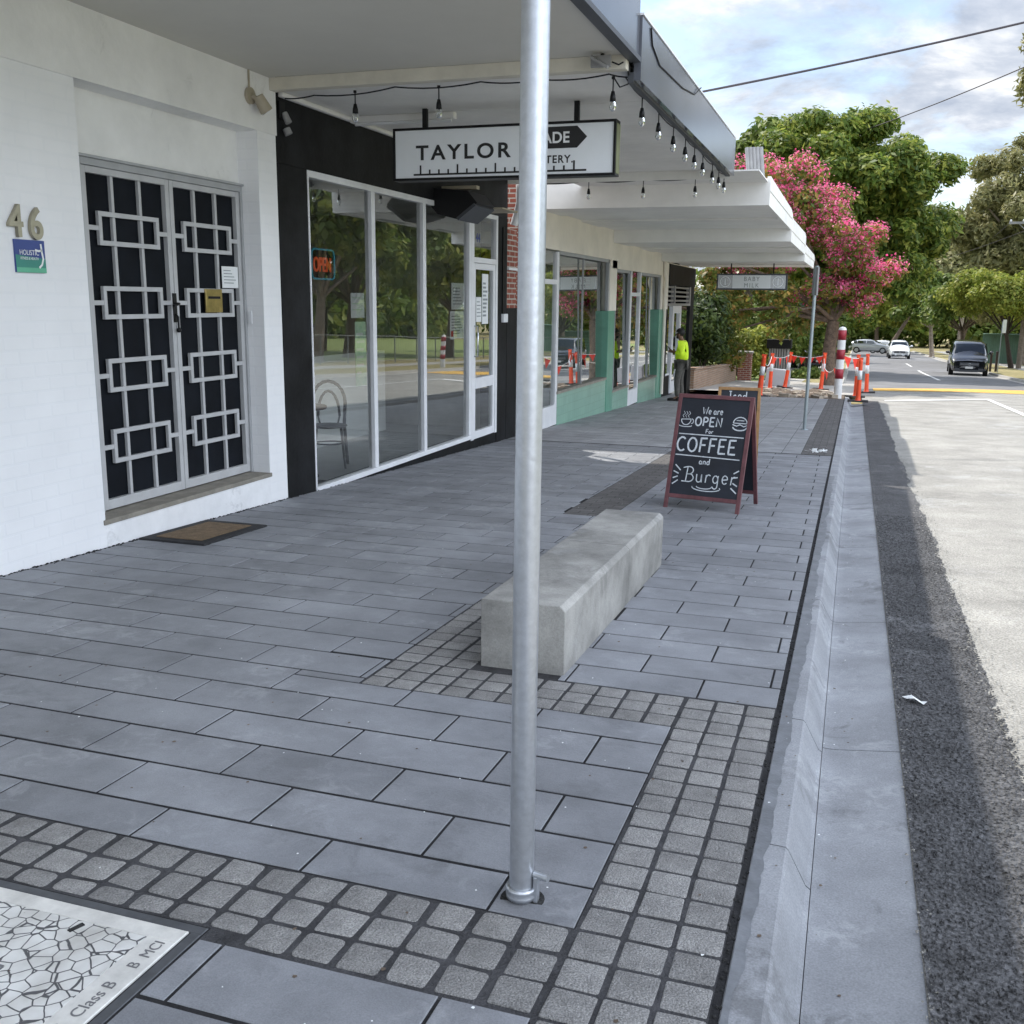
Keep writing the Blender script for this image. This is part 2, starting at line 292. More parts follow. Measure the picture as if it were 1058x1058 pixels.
# ---------------------------------------------------------------- mesh helpers
class MB:
    def __init__(s): s.v = []; s.f = []; s.mi = []; s.cur = 0; s.smooth = []; s.sm = False
    def add(s, vs, fs):
        o = len(s.v); s.v += [tuple(v) for v in vs]
        for f in fs: s.f.append([i + o for i in f]); s.mi.append(s.cur); s.smooth.append(s.sm)
    def box(s, x0, x1, y0, y1, z0, z1, rz=0, c=None):
        vs = [Vector((x, y, z)) for x in (x0, x1) for y in (y0, y1) for z in (z0, z1)]
        if rz:
            c = Vector(c) if c else Vector(((x0 + x1) / 2, (y0 + y1) / 2, 0)); M = Matrix.Rotation(rz, 3, 'Z')
            vs = [M @ (v - Vector((c.x, c.y, 0))) + Vector((c.x, c.y, 0)) for v in vs]
        s.add(vs, [(0, 1, 3, 2), (4, 6, 7, 5), (0, 4, 5, 1), (2, 3, 7, 6), (0, 2, 6, 4), (1, 5, 7, 3)])
    def quad(s, a, b, c, d): s.add([a, b, c, d], [(0, 1, 2, 3)])
    def prism(s, poly, d):
        """poly: list of 3d points (planar, ccw seen from +d); extruded by -d"""
        n = len(poly); d = Vector(d); top = [Vector(p) for p in poly]; bot = [p - d for p in top]
        s.add(top + bot, [tuple(range(n)), tuple(range(2 * n - 1, n - 1, -1))] + [(i, i + n, (i + 1) % n + n, (i + 1) % n) for i in range(n)])
    def tube(s, pts, r, n=8, cap=True):
        pts = [Vector(p) for p in pts]; m = len(pts); rr = r if isinstance(r, (list, tuple)) else [r] * m
        sm = s.sm; s.sm = True
        prev = None; rings = []
        for i, p in enumerate(pts):
            t = (pts[min(i + 1, m - 1)] - pts[max(i - 1, 0)]).normalized()
            if prev is None:
                a = Vector((0, 0, 1)) if abs(t.z) < 0.9 else Vector((1, 0, 0)); u = t.cross(a).normalized()
            else:
                u = prev - t * prev.dot(t); u = u.normalized() if u.length > 1e-6 else t.orthogonal().normalized()
            prev = u; w = t.cross(u)
            rings.append([p + (u * math.cos(2 * math.pi * k / n) + w * math.sin(2 * math.pi * k / n)) * rr[i] for k in range(n)])
        fs = [(i * n + k, i * n + (k + 1) % n, (i + 1) * n + (k + 1) % n, (i + 1) * n + k) for i in range(m - 1) for k in range(n)]
        s.add([q for rg in rings for q in rg], fs)
        s.sm = sm
        if cap:
            s.add(rings[0], [tuple(range(n - 1, -1, -1))]); s.add(rings[-1], [tuple(range(n))])
    def lathe(s, prof, c=(0, 0, 0), n=24):
        c = Vector(c); sm = s.sm; s.sm = True; m = len(prof)
        vs = [c + Vector((r * math.cos(2 * math.pi * k / n), r * math.sin(2 * math.pi * k / n), z)) for r, z in prof for k in range(n)]
        s.add(vs, [(i * n + k, i * n + (k + 1) % n, (i + 1) * n + (k + 1) % n, (i + 1) * n + k) for i in range(m - 1) for k in range(n)])
        s.sm = sm
    def ribbon(s, pts, w, nrm, lift=0.0):
        """flat stroke of width w through pts, facing nrm"""
        pts = [Vector(p) for p in pts]; nrm = Vector(nrm).normalized(); m = len(pts); L = []; Rr = []
        for i, p in enumerate(pts):
            t = (pts[min(i + 1, m - 1)] - pts[max(i - 1, 0)]).normalized(); q = nrm.cross(t).normalized() * w / 2
            L.append(p + q + nrm * lift); Rr.append(p - q + nrm * lift)
        for i in range(m - 1): s.add([L[i], Rr[i], Rr[i + 1], L[i + 1]], [(0, 1, 2, 3)])
    def sphere(s, c, r, n=10, m=7, sc=(1, 1, 1)):
        c = Vector(c); sm = s.sm; s.sm = True; vs = []
        for i in range(m + 1):
            th = math.pi * i / m
            for k in range(n): ph = 2 * math.pi * k / n; vs.append(c + Vector((r * sc[0] * math.sin(th) * math.cos(ph), r * sc[1] * math.sin(th) * math.sin(ph), r * sc[2] * math.cos(th))))
        s.add(vs, [(i * n + k, (i + 1) * n + k, (i + 1) * n + (k + 1) % n, i * n + (k + 1) % n) for i in range(m) for k in range(n)])
        s.sm = sm
    def build(s, name, mats, parent=None, bevel=0, seg=2, weld=False, origin=None, sub=0, autosmooth=None):
        """vertices are given in the parent's root space (world minus root location)"""
        me = bpy.data.meshes.new(name)
        vs = s.v
        if parent is not None and parent.get('_o') is not None and origin is None:
            o = Vector(parent['_o']); vs = [Vector(v) - o for v in vs]
        me.from_pydata([tuple(v) for v in vs], [], s.f)
        for m in (mats if isinstance(mats, (list, tuple)) else [mats]): me.materials.append(MATS[m])
        me.polygons.foreach_set('material_index', s.mi); me.polygons.foreach_set('use_smooth', s.smooth)
        me.validate(); 
        bm = bmesh.new(); bm.from_mesh(me)
        if weld: bmesh.ops.remove_doubles(bm, verts=bm.verts, dist=1e-5)
        bm.to_mesh(me); bm.free()
        if autosmooth is not None:
            me.polygons.foreach_set('use_smooth', [True] * len(me.polygons)); me.set_sharp_from_angle(angle=R(autosmooth))
        ob = bpy.data.objects.new(name, me); COL.objects.link(ob)
        if parent is not None:
            ob.parent = parent
            if parent.get('_o') is not None: ob['_o'] = list(parent['_o'])
        if sub:
            md = ob.modifiers.new('sub', 'SUBSURF'); md.levels = sub; md.render_levels = sub
        if bevel:
            md = ob.modifiers.new('bevel', 'BEVEL'); md.width = bevel; md.segments = seg; md.limit_method = 'ANGLE'; md.harden_normals = False
        return ob

def thing(name, label, cat, loc=(0, 0, 0), rz=0, group=None, world=True):
    """Empty at a thing's base; when world=True parts are given in world coordinates"""
    o = bpy.data.objects.new(name, None); COL.objects.link(o); o.empty_display_size = 0.1
    o.location = loc; o.rotation_euler = (0, 0, rz); o['label'] = label; o['category'] = cat
    if group: o['group'] = group
    if world: o['_o'] = list(loc)
    return o
def tag(o, label, cat, group=None):
    o['label'] = label; o['category'] = cat
    if group: o['group'] = group
    return o
def struct(o): o['kind'] = 'structure'; return o
def set_base(o, loc):
    """move a single mesh's origin to its base"""
    loc = Vector(loc); o.data.transform(Matrix.Translation(-loc)); o.location = loc; return o
def copy_tree(o, parent=None):
    c = o.copy(); COL.objects.link(c)
    if parent is not None: c.parent = parent
    for ch in list(o.children): copy_tree(ch, c)
    return c

def text_mesh(name, body, size, matname, parent, M, extrude=0.002, align='LEFT', sx=1.0, spacing=1.0, bold=0.0):
    cu = bpy.data.curves.new(name, 'FONT'); cu.body = body; cu.size = size; cu.extrude = extrude; cu.align_x = align
    cu.space_character = spacing; cu.offset = bold
    ob = bpy.data.objects.new(name + '_t', cu); COL.objects.link(ob)
    bpy.context.view_layer.update()
    dg = bpy.context.evaluated_depsgraph_get(); me = bpy.data.meshes.new_from_object(ob.evaluated_get(dg))
    bpy.data.objects.remove(ob); bpy.data.curves.remove(cu)
    me.name = name; me.materials.clear(); me.materials.append(MATS[matname])
    M = M @ Matrix.Diagonal((sx, 1, 1, 1))
    if parent is not None and parent.get('_o') is not None: M = Matrix.Translation(-Vector(parent['_o'])) @ M
    me.transform(M)
    o = bpy.data.objects.new(name, me); COL.objects.link(o)
    if parent is not None: o.parent = parent
    return o
def frame_M(org, ex, ey):
    ex = Vector(ex).normalized(); ey = Vector(ey); ey = (ey - ex * ey.dot(ex)).normalized(); ez = ex.cross(ey)
    M = Matrix((ex, ey, ez)).transposed().to_4x4(); M.translation = Vector(org); return M
def wallM(y, z, x=-4.85): return frame_M((x, y, z), (0, 1, 0), (0, 0, 1))     # text on a shop wall, facing the street
def faceM(x, y, z): return frame_M((x, y, z), (1, 0, 0), (0, 0, 1))            # text facing the camera side (-Y)

# ================================================================ GROUND
def gridsheet(name, m, xs, ys, zf):
    mb = MB(); vs = [(x, y, zf(x, y)) for y in ys for x in xs]; n = len(xs)
    mb.add(vs, [(j * n + i, j * n + i + 1, (j + 1) * n + i + 1, (j + 1) * n + i) for j in range(len(ys) - 1) for i in range(n - 1)])
    return struct(mb.build(name, m))
YS = [-12, 0, 15, 30, 45, 62, 90, 120, 160, 230, 500, 1200]
gridsheet('ground', 'dry_grass', [-400, -60, -20, -8, 0.2, 4, 8, 14, 40, 120, 400], YS, lambda x, y: gz(x, y) - 0.20)
# road
def roadz(x, y): return gz(x, y) - 0.10 + 0.012 * (min(max(x, 0.29), 7.2) - 0.29 if x < 3.7 else max(0, 7.1 - x))
RX = [0.29, 1.2, 2.4, 3.7, 5.2, 6.4, 7.1]
gridsheet('road', 'old_asphalt', RX, [-12, -4, 0, 4, 8, 12, 16, 20, 24, 28, 31, 38.0], roadz)
gridsheet('far_road', 'far_asphalt', [-1.0] + RX, [38.0, 45, 55, 62, 80, 100, 120, 140, 160, 200], lambda x, y: roadz(x, y) if x > 0 else roadz(0.29, y))
# new asphalt strip with ragged edge
def strip():
    mb = MB(); y = -3.0; L = []
    x = 0.72
    while y < 30.5:
        x += random.uniform(-0.010, 0.010); x = 0.725 + (x - 0.725) * 0.93; L.append((x + random.uniform(-0.009, 0.009), y)); y += random.uniform(0.012, 0.035)
    for (xa, ya), (xb, yb) in zip(L, L[1:]):
        mb.quad((0.293, ya, roadz(0.293, ya) + 0.006), (xa, ya, roadz(xa, ya) + 0.006), (xb, yb, roadz(xb, yb) + 0.006), (0.293, yb, roadz(0.293, yb) + 0.006))
    return struct(mb.build('asphalt_strip', 'new_asphalt', weld=True))
strip()
def stones(name, label, n, fx, fy, r0, r1, m):
    mb = MB()
    for k in range(n):
        x, y = fx(), fy(); r = random.uniform(r0, r1); a = random.uniform(.6, 1.5); z = roadz(x, y) + .006
        p = [Vector((math.cos(t_) * r * a, math.sin(t_) * r, 0)) for t_ in (random.uniform(0, 1), 1.7, 3.1, 4.6)]
        c = Vector((x, y, z)); top = c + Vector((random.uniform(-.3, .3) * r, random.uniform(-.3, .3) * r, r * random.uniform(.5, 1.0)))
        mb.add([c + q for q in p] + [top], [(0, 1, 4), (1, 2, 4), (2, 3, 4), (3, 0, 4)])
    o = mb.build(name, m); o['kind'] = 'stuff'; o['label'] = label; o['category'] = 'gravel'
stones('asphalt_chips', 'coarse dark stone chips standing out of the new asphalt strip', 26000, lambda: random.uniform(.30, .73), lambda: 1.0 + 9 * random.random() ** 1.5, .003, .0085, 'new_asphalt')
stones('loose_gravel', 'pale loose gravel along the edge of new and old asphalt', 1500, lambda: random.gauss(.74, .035), lambda: 1.5 + 14 * random.random() ** 1.3, .003, .008, 'old_asphalt')
stones('loose_gravel', 'grit scattered in the gutter beside the dark asphalt', 400, lambda: random.gauss(.30, .012), lambda: 1.0 + 12 * random.random() ** 1.5, .002, .006, 'old_asphalt')
def marking(name, pts, m='road_paint', dz=0.012):
    mb = MB(); n = 10; A, B, C_, D = [Vector(p) for p in pts]
    def P(u, v):
        q = A.lerp(B, u).lerp(D.lerp(C_, u), v); return (q.x, q.y, roadz(q.x, q.y) + dz)
    for i in range(n):
        for j in range(n): mb.quad(P(i / n, j / n), P((i + 1) / n, j / n), P((i + 1) / n, (j + 1) / n), P(i / n, (j + 1) / n))
    return struct(mb.build(name, m))
marking('road_marking', [(3.72, 4), (3.86, 4), (3.90, 32.7), (3.76, 32.7)])
marking('road_marking', [(0.9, 30.5), (3.90, 32.7), (3.90, 33.2), (0.9, 31.0)])
marking('road_marking', [(3.62, 49.5), (3.76, 49.5), (3.76, 66), (3.62, 66)])
marking('road_marking', [(3.62, 74), (3.76, 74), (3.76, 82), (3.62, 82)])
marking('road_marking', [(0.7, 37.2), (7.0, 38.2), (7.0, 41.6), (0.7, 39.2)], 'yellow_paint')
# kerb and gutter in cast lengths
def kerb(name, prof, m, y0, y1, cuts, gap=0.007):
    mb = MB(); ys = [y0] + [c for c in cuts if y0 < c < y1] + [y1]
    for a, b in zip(ys, ys[1:]):
        a2, b2 = a + gap / 2, b - gap / 2; n = len(prof); k = max(1, int((b2 - a2) / 1.2))
        vs = []
        for j in range(k + 1):
            y = a2 + (b2 - a2) * j / k; vs += [(x, y, gz(x, y) + z) for x, z in prof]
        fs = [(j * n + i, j * n + i + 1, (j + 1) * n + i + 1, (j + 1) * n + i) for j in range(k) for i in range(n - 1)]
        fs += [tuple(range(n - 1, -1, -1)), tuple(k * n + i for i in range(n))]
        mb.add(vs, fs)
    return struct(mb.build(name, m, autosmooth=12))
KC = [2.9, 4.0, 6.05, 8.35, 10.7, 13.2, 15.8, 18.4, 21, 23.6, 26.2, 28.6]
kerb('kerb', [(-0.178, -0.25), (-0.178, -0.006), (-0.174, 0.0), (-0.086, -0.003), (-0.077, -0.011), (-0.020, -0.118), (-0.006, -0.128), (0.004, -0.25)], 'kerb_concrete', -3, 30.6, KC)
kerb('gutter', [(-0.0035, -0.25), (-0.0035, -0.1285), (0.012, -0.131), (0.05, -0.130), (0.29, -0.102), (0.2905, -0.25)], 'kerb_concrete', -3, 29.0, [4.05, 6.05, 8.4, 10.75, 13.2, 15.8, 18.4, 21, 23.6, 26.2])
kerb('kerb', [(-0.5, -0.3), (-0.5, 0.0), (-0.36, 0.0), (-0.30, -0.10), (0.0, -0.11), (0.0, -0.3)], 'light_concrete', 41, 150, [60, 80, 100])
kerb('opposite_kerb', [(7.08, -0.3), (7.08, -0.105), (7.36, -0.10), (7.40, 0.0), (7.55, 0.0), (7.55, -0.3)], 'light_concrete', -8, 150, list(range(0, 150, 12)))
# pavement -------------------------------------------------------
def sub_rects(r, holes, mn=0.03):
    out = [r]
    for h in holes:
        nx = []
        for (x0, x1, y0, y1) in out:
            a0, a1, b0, b1 = h
            if a0 >= x1 or a1 <= x0 or b0 >= y1 or b1 <= y0: nx.append((x0, x1, y0, y1)); continue
            if b0 > y0: nx.append((x0, x1, y0, b0))
            if b1 < y1: nx.append((x0, x1, b1, y1))
            c0, c1 = max(y0, b0), min(y1, b1)
            if a0 > x0: nx.append((x0, a0, c0, c1))
            if a1 < x1: nx.append((a1, x1, c0, c1))
        out = nx
    return [q for q in out if q[1] - q[0] > mn and q[3] - q[2] > mn]
BAND1 = (-6.0, -0.19, 1.900, 2.262)
RIGHT = (-0.572, -0.19, -3.0, 4.09)
BAND2 = (-1.945, -0.19, 3.735, 4.09)
PATCH = (-1.945, -1.15, 4.08, 6.62)
STRIP = (-2.30, -1.88, 8.27, 14.17)
FARS = (-0.60, -0.19, 14.23, 29.0)
LINE = (-6.0, -0.19, 14.16, 14.24)
PIT = (-2.60, -1.449, 0.80, 1.942)
def slab(mb, x0, x1, y0, y1, ch=0.0022, dz=0.0, j=0.0, dep=0.012):
    tilt = [random.uniform(-j, j) for _ in range(4)]
    c = [(x0, y0), (x1, y0), (x1, y1), (x0, y1)]; ci = [(x0 + ch, y0 + ch), (x1 - ch, y0 + ch), (x1 - ch, y1 - ch), (x0 + ch, y1 - ch)]
    top = [(x, y, gz(x, y) + dz + t) for (x, y), t in zip(ci, tilt)]; mid = [(x, y, gz(x, y) + dz + t - ch) for (x, y), t in zip(c, tilt)]
    low = [(x, y, gz(x, y) - dep) for x, y in c]
    mb.add(top + mid + low, [(0, 1, 2, 3)] + [(4 + i, 4 + (i + 1) % 4, (i + 1) % 4, i) for i in range(4)] + [(8 + i, 8 + (i + 1) % 4, 4 + (i + 1) % 4, 4 + i) for i in range(4)])
def pavement():
    mb = MB(); jw = 0.0115
    holes = [BAND1, RIGHT, BAND2, PATCH, STRIP, PIT, LINE, (-0.815, -0.572, 2.262, 2.464)]
    for k in range(-20, 44):
        y0 = 2.464 + 0.2685 * k; y1 = y0 + 0.2685
        if y0 > 14.2: break
        off = (0 if k % 2 == 0 else 0.2905) - 0.003 * k
        x = -2.255 + off - 0.581 * 8
        while x < -0.19:
            x2 = x + 0.581
            for q in sub_rects((max(x, -4.86), min(x2, -0.195), y0, min(y1, 14.16)), holes):
                if q[1] - q[0] > 0.02: slab(mb, q[0] + .0047, q[1] - .0047, q[2] + .0078, q[3] - .0078, j=0.0009)
            x = x2
    slab(mb, -0.811, -0.576, 2.266, 2.46)
    o = struct(mb.build('pavement', 'paver'))
    mf = MB(); y = 14.24; r = 0
    while y < 29.0:
        x = -4.86
        while x < -0.2:
            for q in sub_rects((x, min(x + 0.40, -0.195), y, min(y + 0.40, 29.0)), [FARS]): slab(mf, q[0] + 0.003, q[1] - 0.003, q[2] + 0.003, q[3] - 0.003)
            x += 0.40
        y += 0.40
    # alley floor between the shops
    for i in range(4):
        for j in range(8): slab(mf, -4.86 - 0.4 * (j + 1) + .003, -4.86 - 0.4 * j - .003, 14.24 + 0.4 * i + .003, 14.24 + 0.4 * (i + 1) - .003)
    struct(mf.build('pavement', 'paver_far'))
    # brick strips
    ms = MB()
    for (X0, X1, Y0, Y1), w, l in ((STRIP, 0.105, 0.21), (FARS, 0.10, 0.20)):
        y = Y0; k = 0
        while y < Y1 - 0.01:
            x = X0 - (l / 2 if k % 2 else 0)
            while x < X1 - 0.005:
                a, b = max(x, X0), min(x + l, X1)
                if b - a > 0.03: slab(ms, a + 0.003, b - 0.003, y + 0.003, min(y + w, Y1) - 0.003, j=0.001, dz=-0.001)
                x += l
            y += w; k += 1
    struct(ms.build('brick_paving', 'brick_strip'))
    # bedding sheet below everything
    mg = MB(); xs = [-8.2, -4.9, -2.5, -0.179]; ys = [-3, 2, 6, 10, 14, 18, 22, 26, 29.0]
    mg.add([(x, y, gz(x, y) - 0.0034) for y in ys for x in xs], [(j * 4 + i, j * 4 + i + 1, (j + 1) * 4 + i + 1, (j + 1) * 4 + i) for j in range(len(ys) - 1) for i in range(3)])
    struct(mg.build('paving_bed', 'mortar'))
    # cobbles
    mc = MB()
    def cobble(x0, x1, y0, y1, rough=0.0):
        jx = lambda: random.uniform(-0.002, 0.002) - 0.0 + rough * random.uniform(-0.004, 0.004)
        c = [(x0 + jx(), y0 + jx()), (x1 + jx(), y0 + jx()), (x1 + jx(), y1 + jx()), (x0 + jx(), y1 + jx())]
        cut = [random.uniform(0.003, 0.008) + rough * random.uniform(0.0, 0.012) for _ in range(4)]; ring = []
        for i in range(4):
            p = Vector(c[i]); a = Vector(c[i - 1]); b = Vector(c[(i + 1) % 4])
            e1 = (a - p).normalized(); e2 = (b - p).normalized()
            ring += [p + e1 * cut[i], p + (e1 + e2) * cut[i] * 0.30, p + e2 * cut[i]]
        cen = sum(ring, Vector((0, 0))) / len(ring); h = random.uniform(-0.0015, 0.0015)
        lay = []
        for sc, z in ((1.0, -0.012), (1.0, -0.0035), (0.975, -0.0010), (0.93, 0.0)):
            lay.append([(*(cen + (p - cen) * sc), ) for p in ring])
            lay[-1] = [(x, y, gz(x, y) + z + h) for x, y in lay[-1]]
        n = len(ring); vs = [q for l in lay for q in l]
        fs = [(l * n + i, l * n + (i + 1) % n, (l + 1) * n + (i + 1) % n, (l + 1) * n + i) for l in range(3) for i in range(n)] + [tuple(3 * n + i for i in range(n))]
        mc.sm = True; mc.add(vs, fs)
    g = 0.009
    W = 0.1225
    y = 4.09 - 0.118
    # right band: three columns
    for c in range(3):
        xa = RIGHT[0] + 0.004 + c * 0.1245; y = 4.085
        if c == 2: y -= 0.0
        while y > -1.2:
            cobble(xa + g * 0.75, xa + 0.1245 - g * 0.75, y - 0.1215 + g * 0.60, y - g * 0.60, .15); y -= 0.1215
    # band 1
    for r in range(3):
        x = RIGHT[0]; o = 0.0
        while x > -4.9:
            a, b = x - 0.128, x; yy = BAND1[2] + 0.002 + r * 0.1205
            if not (a < PIT[1] + 0.02 and yy < PIT[3] - 0.01 and b > PIT[0] - 0.02):
                cobble(a + g * 1.1, b - g * 1.1, yy + g * 0.75, yy + 0.1205 - g * 0.75, .8)
            elif b > PIT[0] and a < PIT[1] + 0.02:
                cobble(a + g, b - g, max(yy, PIT[3] + 0.004) + g * 0.6, yy + 0.1205 - g * 0.7, 1) if yy + 0.12 - PIT[3] > 0.05 else None
            x = a
    for r in range(3):
        x = RIGHT[0]
        while x > BAND2[0] + 0.05:
            a, b = max(x - 0.1245, BAND2[0]), x; yy = BAND2[2] + r * 0.117
            cobble(a + g * 0.8, b - g * 0.8, yy + g * 0.6, yy + 0.117 - g * 0.6); x = a
    y = 4.09
    while y < PATCH[3] - 0.05:
        x = PATCH[0]
        for c in range(3): cobble(x + c * 0.13 + g * 0.8, x + (c + 1) * 0.13 - g * 0.8, y + g * 0.6, y + 0.1215 - g * 0.6)
        y += 0.1215
    mq = MB()
    for (a, b, c, d) in ((-4.86, RIGHT[0], BAND1[2] - .018, BAND1[3]), (RIGHT[0], -0.198, -1.2, 4.09), (BAND2[0], RIGHT[0], BAND2[2], 4.09), (PATCH[0], PATCH[1], 4.09, PATCH[3])):
        n = 8
        for k in range(n):
            for q in sub_rects((a, b, c + (d - c) * k / n, c + (d - c) * (k + 1) / n), [(PIT[0], PIT[1] + .002, PIT[2], PIT[3] + .002)], .0005):
                mq.quad(*[(x, y, gz(x, y) - .0027) for x, y in ((q[0], q[2]), (q[1], q[2]), (q[1], q[3]), (q[0], q[3]))])
    struct(mq.build('cobble_bed', 'grout'))
    struct(mc.build('cobble_paving', 'cobble', autosmooth=50))
pavement()
# dark gap along the kerb
W_ = -4.85
mb = MB()
for k in range(40):
    y = -3 + k * 0.8
    mb.quad((-0.197, y, gz(0, y) - 0.006), (-0.177, y, gz(0, y) - 0.006), (-0.177, y + 0.8, gz(0, y + 0.8) - 0.006), (-0.197, y + 0.8, gz(0, y + 0.8) - 0.006))
struct(mb.build('kerb_joint', 'joint_gap'))
# damp slurry stain along the back of the kerb
mb = MB(); L_ = []; y = .6; wv = .03
while y < 12:
    wv = min(.062, max(.008, wv + random.uniform(-.007, .007))); L_.append((y, wv)); y += .035
for (ya, wa), (yb, wb) in zip(L_, L_[1:]):
    mb.quad((-.1735, ya, gz(0, ya) + .0012), (-.1735 + wa, ya, gz(0, ya) + .0008), (-.1735 + wb, yb, gz(0, yb) + .0008), (-.1735, yb, gz(0, yb) + .0012))
mat('slurry', (0.165, 0.175, 0.19), 0.55, 0.2, 9, 0.1, 90)
struct(mb.build('kerb_stain', 'slurry', weld=True))
def flecks(name, label, n, r0, r1, m):
    mb = MB()
    for k in range(n):
        x = random.uniform(-4.7, -.2) if random.random() < .7 else random.uniform(-.16, .28); y = 1.0 + 11 * random.random() ** 1.5; r = random.uniform(r0, r1)
        z = gz(x, y) + .0014 - (.125 if x > -.02 else (max(0, x + .09) * 1.9 if x > -.09 else 0))
        if -.09 < x < 0: continue
        c = Vector((x, y, z)); mb.add([c + Vector((math.cos(a + random.uniform(-.4, .4)) * r * random.uniform(.5, 1.2), math.sin(a) * r, random.uniform(0, .0012))) for a in (0, 1.2, 2.5, 3.8, 5.0)], [(0, 1, 2, 3, 4)])
    o = mb.build(name, m); o['kind'] = 'stuff'; o['label'] = label; o['category'] = 'debris'
flecks('pale_flecks', 'tiny pale grit and mortar flecks scattered over paving and gutter', 420, .0015, .005, 'paper')
flecks('dark_flecks', 'small dark crumbs and leaf bits scattered over the paving', 450, .002, .008, 'dirt')
# gravel crumbs lying in the joint
mb = MB()
for k in range(420):
    y = 1.0 + 9 * random.random() ** 1.6; x = random.uniform(-0.199, -0.176); r = random.uniform(0.002, 0.006)
    mb.sphere((x, y, gz(x, y) - 0.004 + r * .3), r, 5, 3, (1, 1.3, 0.7))
g_ = mb.build('joint_grit', 'joint_gap'); g_['kind'] = 'stuff'; g_['label'] = 'dark grit lying in the joint between paving and kerb'; g_['category'] = 'grit'
mb = MB()
for k in range(900):
    y = 3.0 + 11 * random.random(); x = W_ + abs(random.gauss(0, .012)) + .004; r = random.uniform(.003, .009)
    mb.sphere((x, y, gz(x, y) + r * .2), r, 5, 3, (1, 1.6, .9))
g_ = mb.build('wall_grit', 'joint_gap'); g_['kind'] = 'stuff'; g_['label'] = 'dark dirt and moss along the foot of the shop walls'; g_['category'] = 'dirt'
# side entrance, footpath and verge further along
mb = MB()
def sheet(name, m, x0, x1, y0, y1, dz, n=6):
    s = MB()
    for k in range(n):
        a = y0 + (y1 - y0) * k / n; b = y0 + (y1 - y0) * (k + 1) / n
        s.quad((x0, a, gz(x0, a) + dz), (x1, a, gz(x1, a) + dz), (x1, b, gz(x1, b) + dz), (x0, b, gz(x0, b) + dz))
    return struct(s.build(name, m))
sheet('driveway', 'light_concrete', -5.5, 0.2, 32.0, 41.0, -0.015)
sheet('footpath', 'light_concrete', -3.6, -1.9, 41.0, 150, -0.02, 14)
sheet('nature_strip', 'dry_grass', -1.9, -0.45, 41.0, 150, -0.012, 14)
sheet('garden_bed', 'lawn', -30, -3.6, 41.0, 150, -0.03, 14)
sheet('garden_bed', 'lawn', -30, -5.0, 32.2, 41.0, -0.03)
sheet('opposite_verge', 'dry_grass', 7.5, 10.0, -8, 150, -0.01, 16)
sheet('opposite_footpath', 'light_concrete', 10.0, 11.6, -8, 150, -0.008, 16)
sheet('opposite_verge', 'dry_grass', 11.6, 15, -8, 150, -0.01, 16)
sheet('park_lawn', 'lawn', 15, 90, -8, 150, -0.012, 16)
# excavation
def excavation():
    mb = MB(); nx, ny = 46, 40; x0, x1, y0, y1 = -3.5, -0.2, 29.0, 33.2
    from mathutils import noise
    vs = []
    for j in range(ny + 1):
        for i in range(nx + 1):
            x = x0 + (x1 - x0) * i / nx; y = y0 + (y1 - y0) * j / ny
            e = min(1, min(i, nx - i, j * 1.2, ny - j) / 5)
            h = noise.fractal(Vector((x * 1.6, y * 1.6, 3)), 1.0, 2.0, 5) * 0.16 + 0.03
            vs.append((x, y, gz(x, y) - 0.03 + e * h))
    mb.sm = True
    mb.add(vs, [(j * (nx + 1) + i, j * (nx + 1) + i + 1, (j + 1) * (nx + 1) + i + 1, (j + 1) * (nx + 1) + i) for j in range(ny) for i in range(nx)])
    struct(mb.build('excavated_soil', 'dirt'))
    mb = MB()
    for k in range(70):
        x = random.uniform(-3.3, -0.5); y = random.uniform(29.2, 32.8); r = random.uniform(0.05, 0.16)
        mb.box(x - r, x + r, y - r * .6, y + r * .6, gz(x, y) - 0.02, gz(x, y) + random.uniform(0.02, 0.12), rz=random.uniform(0, 3))
    o = mb.build('rubble', 'rubble'); o['kind'] = 'stuff'; o['label'] = 'broken paving rubble in the dug up strip of pavement'; o['category'] = 'rubble'
excavation()

# ================================================================ BUILDINGS
W = -4.85
def bboxes(name, m, parent, boxes, **k):
    for b in boxes:
        q = MB(); q.box(*b); q.build(name, m, parent, **k)
def bpart(mb, name, m, parent, **k): return mb.build(name, m, parent, **k)
